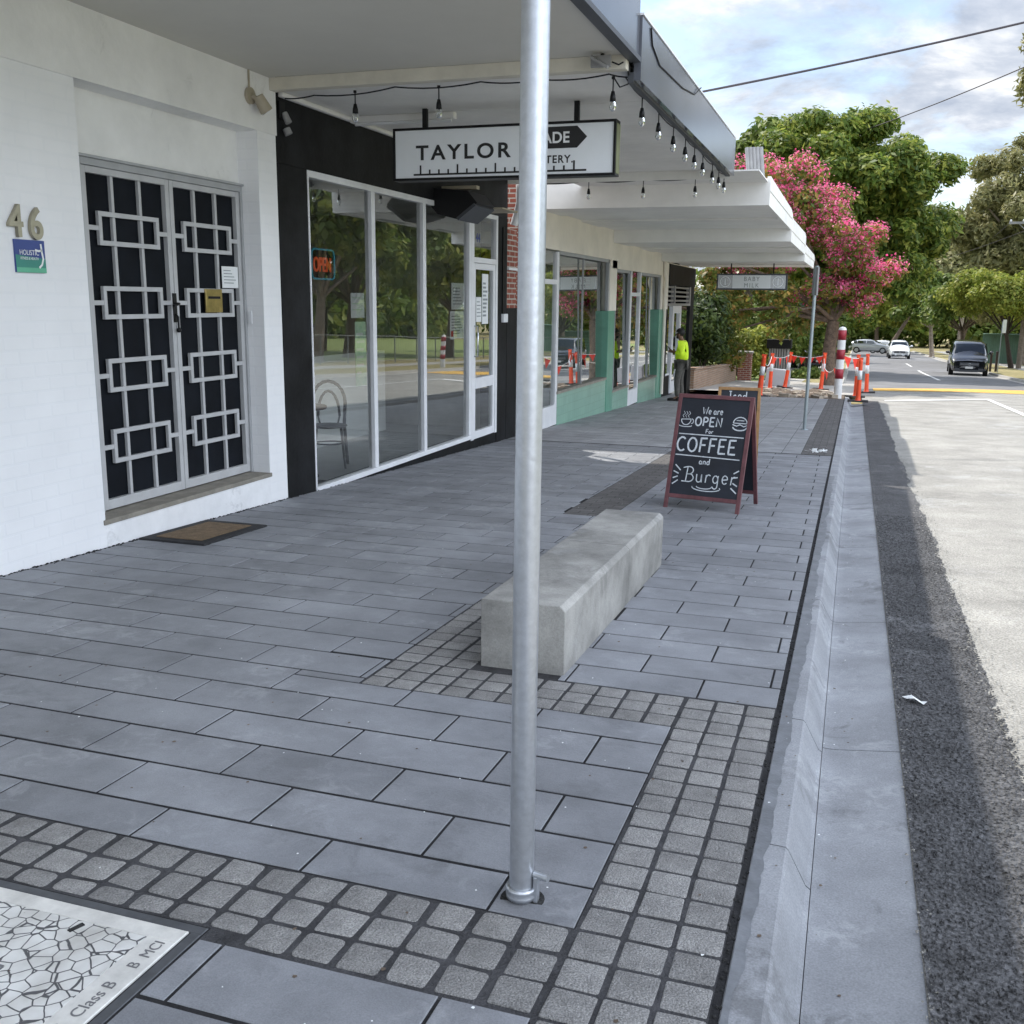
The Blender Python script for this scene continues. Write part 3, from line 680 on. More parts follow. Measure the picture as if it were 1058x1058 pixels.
# ---- number 46 ---------------------------------------------------------
def corner_shop():
    y1 = 8.0; t = thing('painted_shop', 'white painted brick building with grey barred double door in a recess', 'building', (W, 3.0, gz(W, 3)))
    D = -9.5
    mb = MB()   # wall pieces around the recess
    mb.box(W - 0.3, W, -3, 5.60, -2.4, 1.352)              # left pier
    mb.box(W - 0.3, W, 7.712, y1, -2.4, 1.352)             # right pier
    bpart(mb, 'wall', 'white_brick', t)
    mb = MB(); mb.box(W - 0.3, W + 0.014, -3, y1, 1.352, 3.4); bpart(mb, 'upper_wall', 'white_render', t)
    mb = MB(); mb.box(W - 0.3, W, 5.60, 7.712, -2.4, -1.565); bpart(mb, 'plinth', 'plinth_white', t)
    mb = MB(); mb.box(W - 0.3, -5.05, 5.60, 7.712, 0.93, 1.352); bpart(mb, 'lintel_panel', 'white_render', t)
    mb = MB(); mb.box(D, W - 0.3, y1 - 0.25, y1, -2.4, 3.4); mb.box(D, W - 0.3, -3.2, -3, -2.4, 3.4); mb.box(D, D + .2, -3, y1, -2.4, 3.4); bpart(mb, 'side_wall', 'white_render', t)
    mb = MB(); mb.box(D + .2, W - 0.3, -3, y1 - .25, 3.2, 3.3); bpart(mb, 'roof', 'roof_sheet', t)
    mb = MB(); mb.box(W - 0.3, W + 0.012, 5.58, 7.73, -1.565, -1.53); bpart(mb, 'sill', 'sill_stone', t, bevel=0.004)
    mb = MB(); mb.box(W - 0.6, -5.10, 5.60, 7.712, -1.53, 0.93); bpart(mb, 'door_backing', 'dark_void', t)
    # door frame
    fr = MB(); X0, X1 = -5.10, -5.015
    fr.box(X0, X1, 5.602, 5.80, -1.529, 0.91); fr.box(X0, X1, 7.685, 7.711, -1.529, 0.91); fr.box(X0, X1, 5.80, 7.685, 0.862, 0.91); fr.box(X0, X1 + .02, 5.602, 7.711, 0.91, 0.929)
    frm = bpart(fr, 'door_frame', 'door_frame_grey', t, bevel=0.004)
    def leaf(ya, yb, oa, ob, rects, vert):
        d = MB(); d.box(-5.075, -5.03, ya, oa, -1.52, 0.86); d.box(-5.075, -5.03, ob, yb, -1.52, 0.86)
        d.box(-5.075, -5.03, oa, ob, 0.815, 0.86); d.box(-5.075, -5.03, oa, ob, -1.52, -1.45)
        door = bpart(d, 'door', 'door_grey', t, bevel=0.003)
        g = MB(); w = 0.033
        for za, zb in ((0.57, 0.34), (0.062, -0.168), (-0.445, -0.683), (-0.95, -1.195)):
            a, b = rects
            g.box(-5.055, -5.028, a, b, za - w, za); g.box(-5.055, -5.028, a, b, zb, zb + w)
            g.box(-5.055, -5.028, a, a + w, zb + w, za - w); g.box(-5.055, -5.028, b - w, b, zb + w, za - w)
            zm = (za + zb) / 2
            g.box(-5.053, -5.031, oa, a, zm - w / 2, zm + w / 2); g.box(-5.053, -5.031, b, ob, zm - w / 2, zm + w / 2)
        for v in vert: g.box(-5.066, -5.040, v - 0.014, v + 0.014, -1.45, 0.815)
        g.build('grille', 'door_grey', door, bevel=0.002)
        m = MB(); m.box(-5.0745, -5.068, oa, ob, -1.45, 0.815); m.build('mesh_screen', 'security_mesh', door)
        return door
    dl = leaf(5.805, 6.745, 5.857, 6.70, (5.955, 6.605), (6.125, 6.42))
    dr = leaf(6.752, 7.682, 6.797, 7.632, (6.902, 7.543), (7.07, 7.355))
    h = MB(); h.box(-5.03, -5.02, 6.715, 6.755, -0.20, 0.02); h.tube([(-5.02, 6.735, -0.06), (-4.985, 6.735, -0.06), (-4.98, 6.70, -0.065), (-4.98, 6.66, -0.075)], 0.011)
    h.tube([(-5.02, 6.735, -0.14), (-5.0, 6.735, -0.16), (-5.0, 6.735, -0.25)], 0.008); h.sphere((-5.0, 6.735, -0.26), 0.02, 8, 5)
    h.build('handle', 'black_plastic', dr)
    p = MB(); p.box(-5.028, -5.012, 7.125, 7.35, -0.13, 0.058); o = p.build('letter_plate', 'brass', dr, bevel=0.003)
    p = MB(); p.box(-5.012, -5.010, 7.155, 7.32, -0.02, 0.0); p.build('slot', 'dark_void', o)
    # entry sensor on the jamb
    # awning
    aw = MB(); aw.box(W + 0.014, -1.765, -3, 7.90, 1.80, 1.83)
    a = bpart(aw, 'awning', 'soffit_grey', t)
    f = MB(); f.box(-1.765, -1.72, -3, y1 + .04, 1.80, 2.28); f.build('fascia', 'grey_fascia', a)
    f = MB(); f.box(-1.785, -1.70, -3, y1 + .03, 1.765, 1.80); f.build('edge_trim', 'dark_trim', a)
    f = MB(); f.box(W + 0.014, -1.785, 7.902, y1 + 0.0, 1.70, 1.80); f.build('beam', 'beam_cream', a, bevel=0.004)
    f = MB(); f.box(W + 0.014, -1.765, -3, y1 + .04, 2.02, 2.06); f.build('roof_sheet', 'roof_sheet', a)
corner_shop()
# ---- black cafe ----------------------------------------------------------
def cafe():
    y0, y1 = 8.004, 14.15; t = thing('cafe_shop', 'black fronted cafe with full height white framed windows', 'building', (W, 11, gz(W, 11)))
    X = W + 0.0
    bboxes('pier', 'black_paint', t, [(W - 0.25, W + .006, y0, 8.505, -2.6, 1.135), (W - 0.25, W + .006, 13.735, y1, -2.6, 1.135)], bevel=.004)
    mb = MB(); mb.box(W - 0.25, W + .004, y0, y1, 1.137, 3.2); bpart(mb, 'sign_band', 'black_paint', t)
    # plinth under the sill: the street falls, the sill stays level
    mb = MB(); mb.box(W - 0.25, W + .002, 8.507, 12.70, -2.6, -1.855); bpart(mb, 'plinth', 'black_paint', t)
    mb = MB(); mb.box(W - 0.25, W - .005, 12.702, 13.733, -2.6, -1.885); bpart(mb, 'doorstep', 'black_paint', t)
    # frames
    FX0, FX1 = W - 0.07, W + 0.012
    fr = MB()
    fr.box(FX0, FX1, 8.507, 13.733, 1.075, 1.135)                      # head
    fr.box(FX0, FX1 + .01, 8.507, 12.70, -1.853, -1.80)                  # sill
    fr.box(FX0, FX1, 8.507, 8.53, -1.80, 1.075)
    for m in (9.835, 11.165): fr.box(FX0, FX1, m - 0.042, m + 0.042, -1.80, 1.075)
    fr.box(FX0, FX1, 12.62, 12.70, -1.80, 1.075)
    win = bpart(fr, 'window_frame', 'frame_white', t, bevel=0.004)
    for a, b in ((8.53, 9.793), (9.877, 11.123), (11.207, 12.62)):
        g = MB(); g.quad((W - .03, a, -1.80), (W - .03, b, -1.80), (W - .03, b, 1.075), (W - .03, a, 1.075)); g.build('pane', 'shop_glass', win)
    # door
    d = MB(); d.box(FX0, FX1, 12.705, 12.80, -1.88, 1.075); d.box(FX0, FX1, 13.665, 13.733, -1.88, 1.075); d.box(FX0, FX1, 12.80, 13.665, 0.475, 0.545)
    df = bpart(d, 'door_frame', 'frame_white', t, bevel=0.004)
    g = MB(); g.quad((W - .03, 12.80, 0.545), (W - .03, 13.665, 0.545), (W - .03, 13.665, 1.075), (W - .03, 12.80, 1.075)); tr = g.build('transom_pane', 'shop_glass', df)
    d = MB(); 
    d.box(W - .06, W, 12.805, 12.885, -1.875, 0.47); d.box(W - .06, W, 13.58, 13.66, -1.875, 0.47)
    d.box(W - .06, W, 12.885, 13.58, 0.39, 0.47); d.box(W - .06, W, 12.885, 13.58, -1.875, -1.77); d.box(W - .06, W + .004, 12.885, 13.58, -1.19, -1.045)
    do = bpart(d, 'door', 'frame_white', t, bevel=0.004)
    for za, zb in ((-1.045, 0.39), (-1.77, -1.19)):
        g = MB(); g.quad((W - .03, 12.885, za), (W - .03, 13.58, za), (W - .03, 13.58, zb), (W - .03, 12.885, zb)); g.build('pane', 'shop_glass', do)
    h = MB(); h.tube([(W, 12.84, -0.35), (W + .05, 12.84, -0.35), (W + .05, 12.84, -0.75), (W, 12.84, -0.75)], 0.012); h.build('handle', 'chrome', do)
    text_mesh('street_number', '44', 0.17, 'plaque_blue', t, wallM(12.955, 0.745, W - .028), 0.001)
    # room behind the glass
    rm = MB(); B = -9.6
    rm.box(B, B + .1, y0, y1, -2.4, 1.8); rm.box(B, W - .26, y0, y0 + .1, -2.4, 1.8); rm.box(B, W - .26, y1 - .25, y1, -2.4, 3.2); bpart(rm, 'room_wall', 'room_wall', t)
    rm = MB(); rm.box(B + .1, W - .26, y0 + .1, y1 - .25, -1.95, -1.86); bpart(rm, 'room_floor', 'room_floor', t)
    rm = MB(); rm.box(B + .1, W - .26, y0 + .1, y1 - .25, 1.2, 1.3); bpart(rm, 'room_ceiling', 'room_wall', t)
    rm = MB(); rm.box(B, W - .26, y0, y1 - .25, 3.0, 3.1); bpart(rm, 'roof', 'roof_sheet', t)
    ct = MB(); ct.box(-7.0, -6.35, 9.7, 13.2, -1.86, -0.72); bpart(ct, 'counter', 'white_letter', t)
    # awning
    aw = MB(); k = 0; y = 8.045
    while y < 14.1:
        yb = min(y + 1.22, 14.13); aw.box(W + .006, -1.80, y, yb - 0.008, 1.715, 1.74); y += 1.22
    aw.box(W + .006, -1.80, 8.045, 14.13, 1.741, 1.76)
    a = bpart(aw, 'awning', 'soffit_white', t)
    f = MB(); f.box(W + .006, W + .06, 8.045, 14.13, 1.672, 1.7145); f.build('cornice', 'awning_white', a, bevel=0.012)
    f = MB()
    for ya, yb in ((8.045, 10.05), (10.053, 12.1), (12.103, 14.2)): f.box(-1.755, -1.70, ya, yb, 1.64, 2.10)
    f.build('fascia', 'grey_fascia', a)
    f = MB(); f.box(-1.80, -1.756, 8.045, 14.2, 1.625, 1.70); f.build('edge_trim', 'dark_trim', a)
    f = MB(); f.box(-1.762, -1.69, 8.045, 14.2, 2.10, 2.115); f.build('cap_flashing', 'frame_white', a)
    f = MB(); f.box(W + .006, -1.756, 14.131, 14.16, 1.60, 2.05); f.build('end_beam', 'soffit_white', a)
    f = MB(); f.box(W + .006, -1.756, 8.05, 14.13, 1.90, 1.94); f.build('roof_sheet', 'roof_sheet', a)
cafe()
# ---- green tiled shop ----------------------------------------------------
def green_shop():
    y0, y1 = 15.95, 27.0; t = thing('tiled_shop', 'cream shop with green tiled stall risers and display windows', 'building', (W, 21, gz(W, 21)))
    mb = MB(); 
    mb.box(W - .25, W, y0, 20.86, 0.82, 2.75); mb.box(W - .25, W, 20.86, y1, 0.66, 2.75)
    mb.box(W - .25, W, 20.66, 21.28, -0.20, 0.82 - .002); mb.box(W - .25, W, 26.42, y1, -.20, 0.658)
    bpart(mb, 'wall', 'cream_wall', t)
    bboxes('pier', 'green_pier', t, [(W - .25, W + .01, 20.56, 21.12, -3.0, -.202), (W - .25, W + .01, 26.20, 26.96, -3.0, -.202)], bevel=.006)
    bboxes('stall_riser', 'green_tile', t, [(W - .25, W - .005, 16.93, 20.558, -3.0, -1.60), (W - .25, W - .005, 21.122, 22.75, -3.0, -1.92), (W - .25, W - .005, 23.9, 26.198, -3.0, -1.92)])
    bboxes('sill', 'sill_stone', t, [(W - .24, W + .01, 16.90, 20.56, -1.598, -1.55), (W - .24, W + .01, 21.122, 22.75, -1.918, -1.87), (W - .24, W + .01, 23.9, 26.198, -1.918, -1.87)])
    # windows, glass leans back a little
    def window(a, b, z0, z1, bars):
        fr = MB(); fr.box(W - .08, W - .02, a, a + .05, z0, z1); fr.box(W - .08, W - .02, b - .07, b, z0, z1); fr.box(W - .08, W - .02, a, b, z1 - .06, z1 - .001)
        for m in bars: fr.box(W - .075, W - .045, m - .015, m + .015, z0, z1 - .06)
        f = bpart(fr, 'window_frame', 'door_frame_grey', t)
        dz = z1 - z0; g = MB(); sh = 0.013 * dz; yw = 0.016 * (b - a)
        g.quad((W - .05, a + .05, z0), (W - .05 - yw, b - .07, z0), (W - .05 - yw - sh, b - .07, z1 - .06), (W - .05 - sh, a + .05, z1 - .06)); g.build('pane', 'old_glass', f)
        c = MB(); c.quad((W - .55, a - .1, z0 - .1), (W - .55, b + .1, z0 - .1), (W - .55, b + .1, z1), (W - .55, a - .1, z1)); c.build('blind', 'curtain', f)
    window(16.93, 20.66, -1.55, 0.82, (18.7,))
    window(21.282, 22.75, -1.87, 0.658, ())
    window(23.9, 26.42, -1.87, 0.658, (25.2,))
    # doors with grey curtains behind
    def door(a, b, zb, zt, ztr):
        d = MB(); d.box(W - .09, W - .01, a, a + .12, zb, zt); d.box(W - .09, W - .01, b - .12, b, zb, zt); d.box(W - .09, W - .01, a + .12, b - .12, ztr - .04, ztr + .04); d.box(W - .09, W - .01, a + .12, b - .12, zb, zb + .35)
        o = bpart(d, 'door', 'frame_white', t, bevel=.004)
        g = MB(); g.quad((W - .05, a + .12, zb + .35), (W - .05, b - .12, zb + .35), (W - .05, b - .12, zt), (W - .05, a + .12, zt)); g.build('pane', 'old_glass', o)
        c = MB(); n = 14
        for k in range(n):
            ya = a + .1 + (b - a - .2) * k / n; yb = a + .1 + (b - a - .2) * (k + 1) / n
            c.quad((W - .12 - .02 * (k % 2), ya, zb + .1), (W - .12 - .02 * ((k + 1) % 2), yb, zb + .1), (W - .12 - .02 * ((k + 1) % 2), yb, zt), (W - .12 - .02 * (k % 2), ya, zt))
        c.build('curtain', 'curtain', o)
    door(15.96, 16.925, -2.12, 0.80, 0.30)
    door(22.755, 23.895, -2.36, 0.655, 0.15)
    rm = MB(); B = -8.0
    rm.box(B, B + .1, y0, y1, -3, 2.75); bpart(rm, 'room_wall', 'room_wall', t)
    bboxes('side_wall', 'red_brick', t, [(B, W - .251, y0, y0 + .22, -3, 2.75), (B, W - .251, y1 - .2, y1, -3, 2.75)])
    rm = MB(); rm.box(B + .1, W - .26, y0 + .22, y1 - .2, -2.5, -2.0); bpart(rm, 'room_floor', 'room_floor', t)
    rm = MB(); rm.box(B + .1, W - .26, y0 + .22, y1 - .2, 1.0, 1.1); bpart(rm, 'room_ceiling', 'room_wall', t)
    rm = MB(); rm.box(B, W - .251, y0 + .22, y1 - .2, 2.55, 2.65); bpart(rm, 'roof', 'roof_sheet', t)
    # awning stepping down the hill in three bays, each bay ridged across
    AX = -1.35
    for n_, (a, b, zb, zt0, zt1, first) in enumerate(((15.6, 20.9, 1.38, 1.78, 1.67, 1), (20.903, 26.3, 1.165, 1.61, 1.57, 0), (26.303, 31.8, 1.0, 1.40, 1.31, 0))):
        m = MB(); xw = W + .002
        nb = 4; ys = [a + (b - a) * k / nb for k in range(nb + 1)]
        for k in range(nb): m.box(xw, AX - .06, ys[k] + .004, ys[k + 1] - .004, zb + .005 + (0.03 if k % 2 else 0), zb + .06)
        m.box(xw, AX - .06, a, b, zb + .061, zb + .09)
        aw = bpart(m, 'awning', 'awning_white', t)
        f = MB(); mid = zb + 0.20
        f.prism([(AX, a, zb), (AX, b, zb), (AX, b, mid), (AX, a, mid)], (.055, 0, 0))
        f.prism([(AX + .012, a, mid + .003), (AX + .012, b + .01, mid + .003), (AX + .012, b - .05, zt1), (AX + .012, b - .5, zt1 + .06), (AX + .012, a + .5, zt0 - .01), (AX + .012, a, zt0)], (.05, 0, 0))
        f.build('fascia', 'awning_white', aw)
        e = MB(); e.box(xw, AX + .008, a - .03, a - .001, zb, zt0 - .03 if first else zb + .33); e.build('end_beam', 'awning_white', aw)
    # corrugated upstand on the near awning edge
    m = MB()
    n = 5
    for k in range(n):
        x = -1.66 + k * 0.05; m.tube([(x, 15.62, 1.78), (x - .06, 15.75, 2.20)], 0.030, 8)
    bpart(m, 'corrugated_sheet', 'slat_grey', t)
    m = MB(); m.box(-4.15, -1.38, 14.24, 15.565, 1.70, 1.72); bpart(m, 'sun_gap_blocker', 'awning_white', t)  # sheet added to block sun falling through the gap between the awnings
    dp = MB(); dp.tube([(W + .05, 26.6, 1.05), (W + .05, 26.6, 0.7), (W + .09, 26.62, 0.5), (W + .05, 26.7, 0.2), (W + .05, 26.7, -2.4)], 0.05, 10); bpart(dp, 'downpipe', 'cream_wall', t)
green_shop()
# red brick return, white pipes of the alley
def alley():
    t = thing('alley_wall', 'red brick wall at the back of the narrow gap between shops', 'wall', (W - 1, 15, gz(W, 15)))
    m = MB(); m.box(-7.9, -7.6, 14.16, 15.94, -2.6, 0.9); bpart(m, 'wall', 'red_brick', t)
    t2 = thing('vent_pipe', 'white bent pipe on the red brick end of the black cafe', 'pipe', (-4.75, 14.3, gz(W, 14.3)))
    m = MB(); m.tube([(-4.7, 14.26, 1.7), (-4.7, 14.26, 1.35), (-4.76, 14.30, 1.18), (-4.8, 14.3, 1.05)], 0.055, 10); bpart(m, 'pipe', 'frame_white', t2)
    t3 = thing('brick_pier', 'red brick pier with white ledge beside the black cafe pillar', 'pier', (W - .1, 14.4, gz(W, 14.3)))
    m = MB(); m.box(W - .4, W - .01, 14.165, 14.62, -.12, 1.0); bpart(m, 'shaft', 'red_brick', t3)
    m = MB(); m.box(W - .4, W + .005, 14.162, 14.64, -2.3, -.121); bpart(m, 'painted_base', 'black_paint', t3)
    m = MB(); m.box(W - .42, W + .03, 14.17, 14.66, 0.42, 0.455); bpart(m, 'ledge', 'frame_white', t3)
alley()
# ---- end shop ------------------------------------------------------------
def end_shop():
    y0, y1 = 27.0, 32.0; t = thing('end_shop', 'small dark end shop with black sign board and white door', 'building', (W, 29.5, gz(W, 29.5)))
    m = MB(); m.box(W - .2, W + .03, 27.45, y1 - .02, 0.44, 0.98); bpart(m, 'sign_board', 'black_paint', t)
    m = MB(); m.box(W - .2, W + .032, 27.45, y1 - .02, 0.981, 1.0); m.box(W - .25, W, y0, 27.44, -.2, 1.0); bpart(m, 'wall', 'cream_wall', t)
    bboxes('pier', 'black_paint', t, [(W - .2, W, y0, 28.1, -3.2, -2.0), (W - .2, W, 31.3, y1, -3.2, .44), (W - 3, W - .2, y1 - .2, y1, -3.2, 1.9), (W - .2, W, y0, 27.5, -2.0, -.2)])
    m = MB()
    for z in (0.36, 0.24, 0.12, 0.0): m.box(W - .08, W - .02, 27.5, 31.3, z, z + .05)
    m.box(W - .1, W + .01, 28.45, 28.6, -.05, .43); m.box(W - .1, W + .01, 31.1, 31.3, -.05, .43); m.box(W - .1, W + .01, 27.5, 31.3, -.12, -.05)
    bpart(m, 'louvre', 'slat_grey', t)
    m = MB(); m.box(W - .09, W, 28.3, 28.55, -2.52, -.12); m.box(W - .09, W, 29.5, 29.75, -2.52, -.12); m.box(W - .09, W, 28.55, 29.5, -.32, -.12); m.box(W - .09, W, 28.55, 29.5, -2.52, -2.2)
    d = bpart(m, 'door', 'frame_white', t)
    g = MB(); g.quad((W - .05, 28.55, -2.2), (W - .05, 29.5, -2.2), (W - .05, 29.5, -.32), (W - .05, 28.55, -.32)); g.build('pane', 'old_glass', d)
    for a, b in ((27.5, 28.29), (29.76, 31.3)):
        m = MB(); m.box(W - .09, W - .03, a, b, -2.0, -1.95); w = bpart(m, 'window_frame', 'frame_white', t)
        g = MB(); g.quad((W - .05, a, -1.95), (W - .05, b, -1.95), (W - .05, b, -.12), (W - .05, a, -.12)); g.build('pane', 'old_glass', w)
    m = MB(); m.box(-8, -7.9, y0, y1, -3.2, 1.9); m.box(-7.9, W - .2, y0 + .01, y1 - .2, 1.7, 1.8); m.box(-7.9, W - .21, y0 + .01, y1 - .2, -3, -2.6); bpart(m, 'room_wall', 'room_wall', t)
    m = MB(); m.box(-8, W - .2, y0 + .01, y1, 1.801, 1.9); m.box(W - .3, W - .02, y0, y1, 1.1, 2.0); bpart(m, 'parapet', 'cream_wall', t)
end_shop()

# ================================================================ THINGS ON THE SHOPS
t = thing('house_number', 'bronze raised numerals on the white wall left of the barred door', 'number', (W, 5.09, 0.33))
text_mesh('numeral', '4', 0.265, 'bronze_number', t, wallM(4.945, 0.342, W + .014), 0.012, sx=0.86, bold=0.004)
text_mesh('numeral', '6', 0.265, 'bronze_number', t, wallM(5.105, 0.335, W + .014), 0.012, sx=0.86, bold=0.004)
def plaque():
    y0, y1, z0, z1 = 4.985, 5.225, 0.13, 0.325
    t = thing('clinic_plaque', 'small square blue and green plaque below the bronze numerals', 'plaque', (W, 5.1, z0))
    n = 10; m = MB(); m.box(W, W + .012, y0, y1, z0, z1); bpart(m, 'panel', 'plaque_blue', t)
    m = MB(); m.quad((W + .0135, y0, z0), (W + .0135, y1, z0), (W + .0135, y1, z0 + .085), (W + .0135, y0, z0 + .105)); bpart(m, 'green_band', 'plaque_green', t)
    m = MB(); m.quad((W + .015, y0, z0), (W + .015, y1, z0), (W + .015, y1, z0 + .03), (W + .015, y0, z0 + .03)); bpart(m, 'lower_band', 'plaque_lime', t)
    text_mesh('lettering', 'HOLISTIC', 0.043, 'white_letter', t, wallM(y0 + .03, z0 + .105, W + .0155), 0.0004, sx=.85)
    text_mesh('lettering', 'FITNESS & HEALTH', 0.023, 'white_letter', t, wallM(y0 + .035, z0 + .077, W + .0155), 0.0004, sx=.75)
    m = MB(); X = W + .0165
    m.ribbon([(X, y1 - .035, z1 - .02), (X, y1 - .03, z1 - .07), (X, y1 - .022, z1 - .11), (X, y1 - .035, z1 - .145), (X, y1 - .06, z1 - .165)], 0.014, (1, 0, 0))
    m.ribbon([(X, y1 - .085, z1 - .058), (X, y1 - .055, z1 - .064), (X, y1 - .028, z1 - .058)], 0.013, (1, 0, 0))
    bpart(m, 'figure_emblem', 'white_letter', t)
plaque()
t = thing('wall_spotlight', 'beige wall spotlight above the barred door at the awning edge', 'light', (W, 7.59, 1.5))
m = MB(); m.tube([(W + .014, 7.59, 1.6), (W + .04, 7.59, 1.6)], 0.065, 16); bpart(m, 'base', 'beige_plastic', t)
m = MB(); m.tube([(W + .02, 7.59, 1.65), (W + .02, 7.59, 1.80)], 0.009); bpart(m, 'conduit', 'beige_plastic', t)
m = MB(); m.tube([(W + .04, 7.6, 1.6), (W + .10, 7.63, 1.56)], 0.02); m.tube([(W + .08, 7.62, 1.60), (W + .12, 7.68, 1.49)], [0.045, 0.055], 14); bpart(m, 'lamp_head', 'beige_plastic', t)
m = MB(); m.tube([(W + .12, 7.68, 1.489), (W + .1215, 7.682, 1.486)], 0.046, 14); bpart(m, 'lens', 'lamp_lens', t)
t = thing('spotlight', 'small black twin lamp tucked under the beam on the black pillar', 'light', (W, 8.08, 1.4))
m = MB(); m.box(W + .007, W + .03, 8.03, 8.12, 1.5, 1.64); bpart(m, 'bracket', 'black_plastic', t)
m = MB(); m.tube([(W + .03, 8.10, 1.55), (W + .07, 8.11, 1.47)], 0.03, 10); m.tube([(W + .03, 8.13, 1.43), (W + .05, 8.14, 1.38)], 0.035, 10); bpart(m, 'lamp_head', 'slat_grey', t)
m = MB(); m.box(-5.0, -4.965, 7.70, 7.711, -0.23, -0.12)
tag(set_base(m.build('door_sensor', 'frame_white', bevel=.003), (-4.98, 7.705, -.23)), 'tiny white sensor box on the right door jamb', 'sensor')
def notice(name, label, y0, y1, z0, z1, x, m='paper', lines=5, col='print_grey', group=None, cat='notice', red=False):
    t = thing(name, label, cat, (x, (y0 + y1) / 2, z0), group=group)
    s = MB(); s.box(x - .002, x + .0015, y0, y1, z0, z1); bpart(s, 'sheet', m, t)
    s = MB(); h = (z1 - z0)
    for k in range(lines):
        z = z1 - h * (0.18 + 0.72 * k / max(1, lines)); w = random.uniform(.45, .85) * (y1 - y0)
        s.quad((x + .0025, y0 + .1 * (y1 - y0), z - h * .03), (x + .0025, y0 + .1 * (y1 - y0) + w * .95, z - h * .03), (x + .0025, y0 + .1 * (y1 - y0) + w * .95, z + h * .01), (x + .0025, y0 + .1 * (y1 - y0), z + h * .01))
    bpart(s, 'print', col, t)
    if red:
        s = MB(); s.quad((x + .003, y0 + .03, z0 + .03), (x + .003, y0 + .11, z0 + .03), (x + .003, y0 + .11, z0 + .10), (x + .003, y0 + .03, z0 + .10)); bpart(s, 'red_mark', 'print_red', t)
    return t
notice('door_notice', 'white printed notice clipped to the right leaf of the barred door', 7.37, 7.60, 0.07, 0.245, -5.020)
notice('window_notice', 'upper green printed sheet inside the first cafe window', 9.38, 9.68, -.20, .05, W - .034, 'paper', 3, 'paper_green')
notice('window_notice', 'tall pale green poster low in the first cafe window', 9.46, 9.70, -.90, -.24, W - .034, 'paper_green', 6, 'paper')
notice('window_notice', 'upper white sheet at the right edge of the third cafe window', 12.10, 12.55, -.13, .20, W - .034, 'paper', 6)
notice('window_notice', 'lower white sheet with red mark in the third cafe window', 12.05, 12.53, -.50, -.15, W - .034, 'paper', 7, red=True)
notice('window_notice', 'narrow white sheet on the glass of the cafe door', 12.97, 13.17, -.30, .03, W - .026, 'paper', 5)
notice('window_notice', 'tall white sheet along the right edge of the cafe door glass', 13.20, 13.44, -.33, .34, W - .026, 'paper', 9)
# neon OPEN sign
t = thing('neon_sign', 'red neon sign with blue rounded border hanging in first cafe window', 'neon sign', (W - .06, 8.75, .17))
m = MB(); X = W - .06; y0, y1, z0, z1 = 8.66, 9.10, .175, .45; r = .05
pts = []
for cx, cy, a0 in ((y1 - r, z1 - r, 0), (y0 + r, z1 - r, 90), (y0 + r, z0 + r, 180), (y1 - r, z0 + r, 270)):
    for k in range(4): a = R(a0 + 30 * k); pts.append((X, cx + r * math.cos(a), cy + r * math.sin(a)))
m.tube(pts + [pts[0]], 0.010, 6); bpart(m, 'border_tube', 'neon_blue', t)
text_mesh('lettering', 'OPEN', 0.19, 'neon_red', t, wallM(8.69, .245, X), 0.006, sx=.70, bold=0.002)
m = MB(); m.box(X - .03, X - .018, y0, y1, z0, z1); bpart(m, 'backing', 'black_plastic', t)
# wall mounted power box and heater
t = thing('wall_socket', 'small pale socket box on the black pier right of cafe door', 'socket', (W, 14.0, -.32))
m = MB(); m.box(W + .006, W + .05, 13.9, 14.08, -.32, -.20); bpart(m, 'box', 'frame_white', t, bevel=.006)
m = MB(); m.box(W + .007, W + .022, 13.93, 13.95, -.20, 1.0); bpart(m, 'cable', 'black_plastic', t)
def heater():
    t = thing('heater', 'black angular heater box mounted above the cafe windows', 'heater', (-4.6, 11.75, .95))
    # hexagonal hood, axis along the street
    prof = [(-4.93, 1.12), (-4.80, .98), (-4.56, .92), (-4.30, 1.10), (-4.42, 1.24), (-4.86, 1.28)]
    m = MB(); m.prism([(x, 11.45, z) for x, z in prof], (0, -.62, 0)); bpart(m, 'hood', 'black_plastic', t, bevel=.01)
    m = MB(); m.prism([(-4.55, 11.43, .935), (-4.33, 11.43, 1.095), (-4.33, 12.09, 1.095), (-4.55, 12.09, .935)], (-.02, 0, .03)); bpart(m, 'grille', 'dark_trim', t)
    m = MB(); m.box(W, -4.4, 11.7, 11.8, 1.281, 1.32); bpart(m, 'bracket', 'beige_plastic', t)
    m = MB(); m.box(-4.83, -4.28, 12.3, 12.9, 1.10, 1.12); bpart(m, 'shelf_plate', 'beige_plastic', t)
heater()
# batten light on soffit
t = thing('ceiling_light', 'white fluorescent batten across the soffit of the black cafe', 'light', (-4.3, 9.32, 1.64))
m = MB(); m.box(-4.80, -3.72, 9.28, 9.36, 1.655, 1.714); bpart(m, 'housing', 'awning_white', t, bevel=.006)
m = MB(); m.tube([(-4.76, 9.32, 1.645), (-3.76, 9.32, 1.645)], .016, 8); bpart(m, 'tube', 'white_letter', t)
t = thing('floodlight', 'small grey floodlight at the corner under the near awning', 'light', (-1.95, 7.86, 1.7))
m = MB(); m.box(-2.03, -1.88, 7.80, 7.83, 1.70, 1.78); m.prism([(-2.02, 7.80, 1.785), (-1.89, 7.80, 1.705), (-1.89, 7.74, 1.69), (-2.02, 7.74, 1.77)], (0.0, 0, .02)); bpart(m, 'lamp_head', 'slat_grey', t)
m = MB(); m.tube([(-1.95, 7.815, 1.78), (-1.95, 7.85, 1.80)], .012); bpart(m, 'bracket', 'black_plastic', t)
m = MB(); m.tube([(-1.88, 7.85, 1.74), (-1.83, 7.86, 1.72), (-1.80, 7.88, 1.74)], .006); bpart(m, 'cable', 'black_plastic', t)

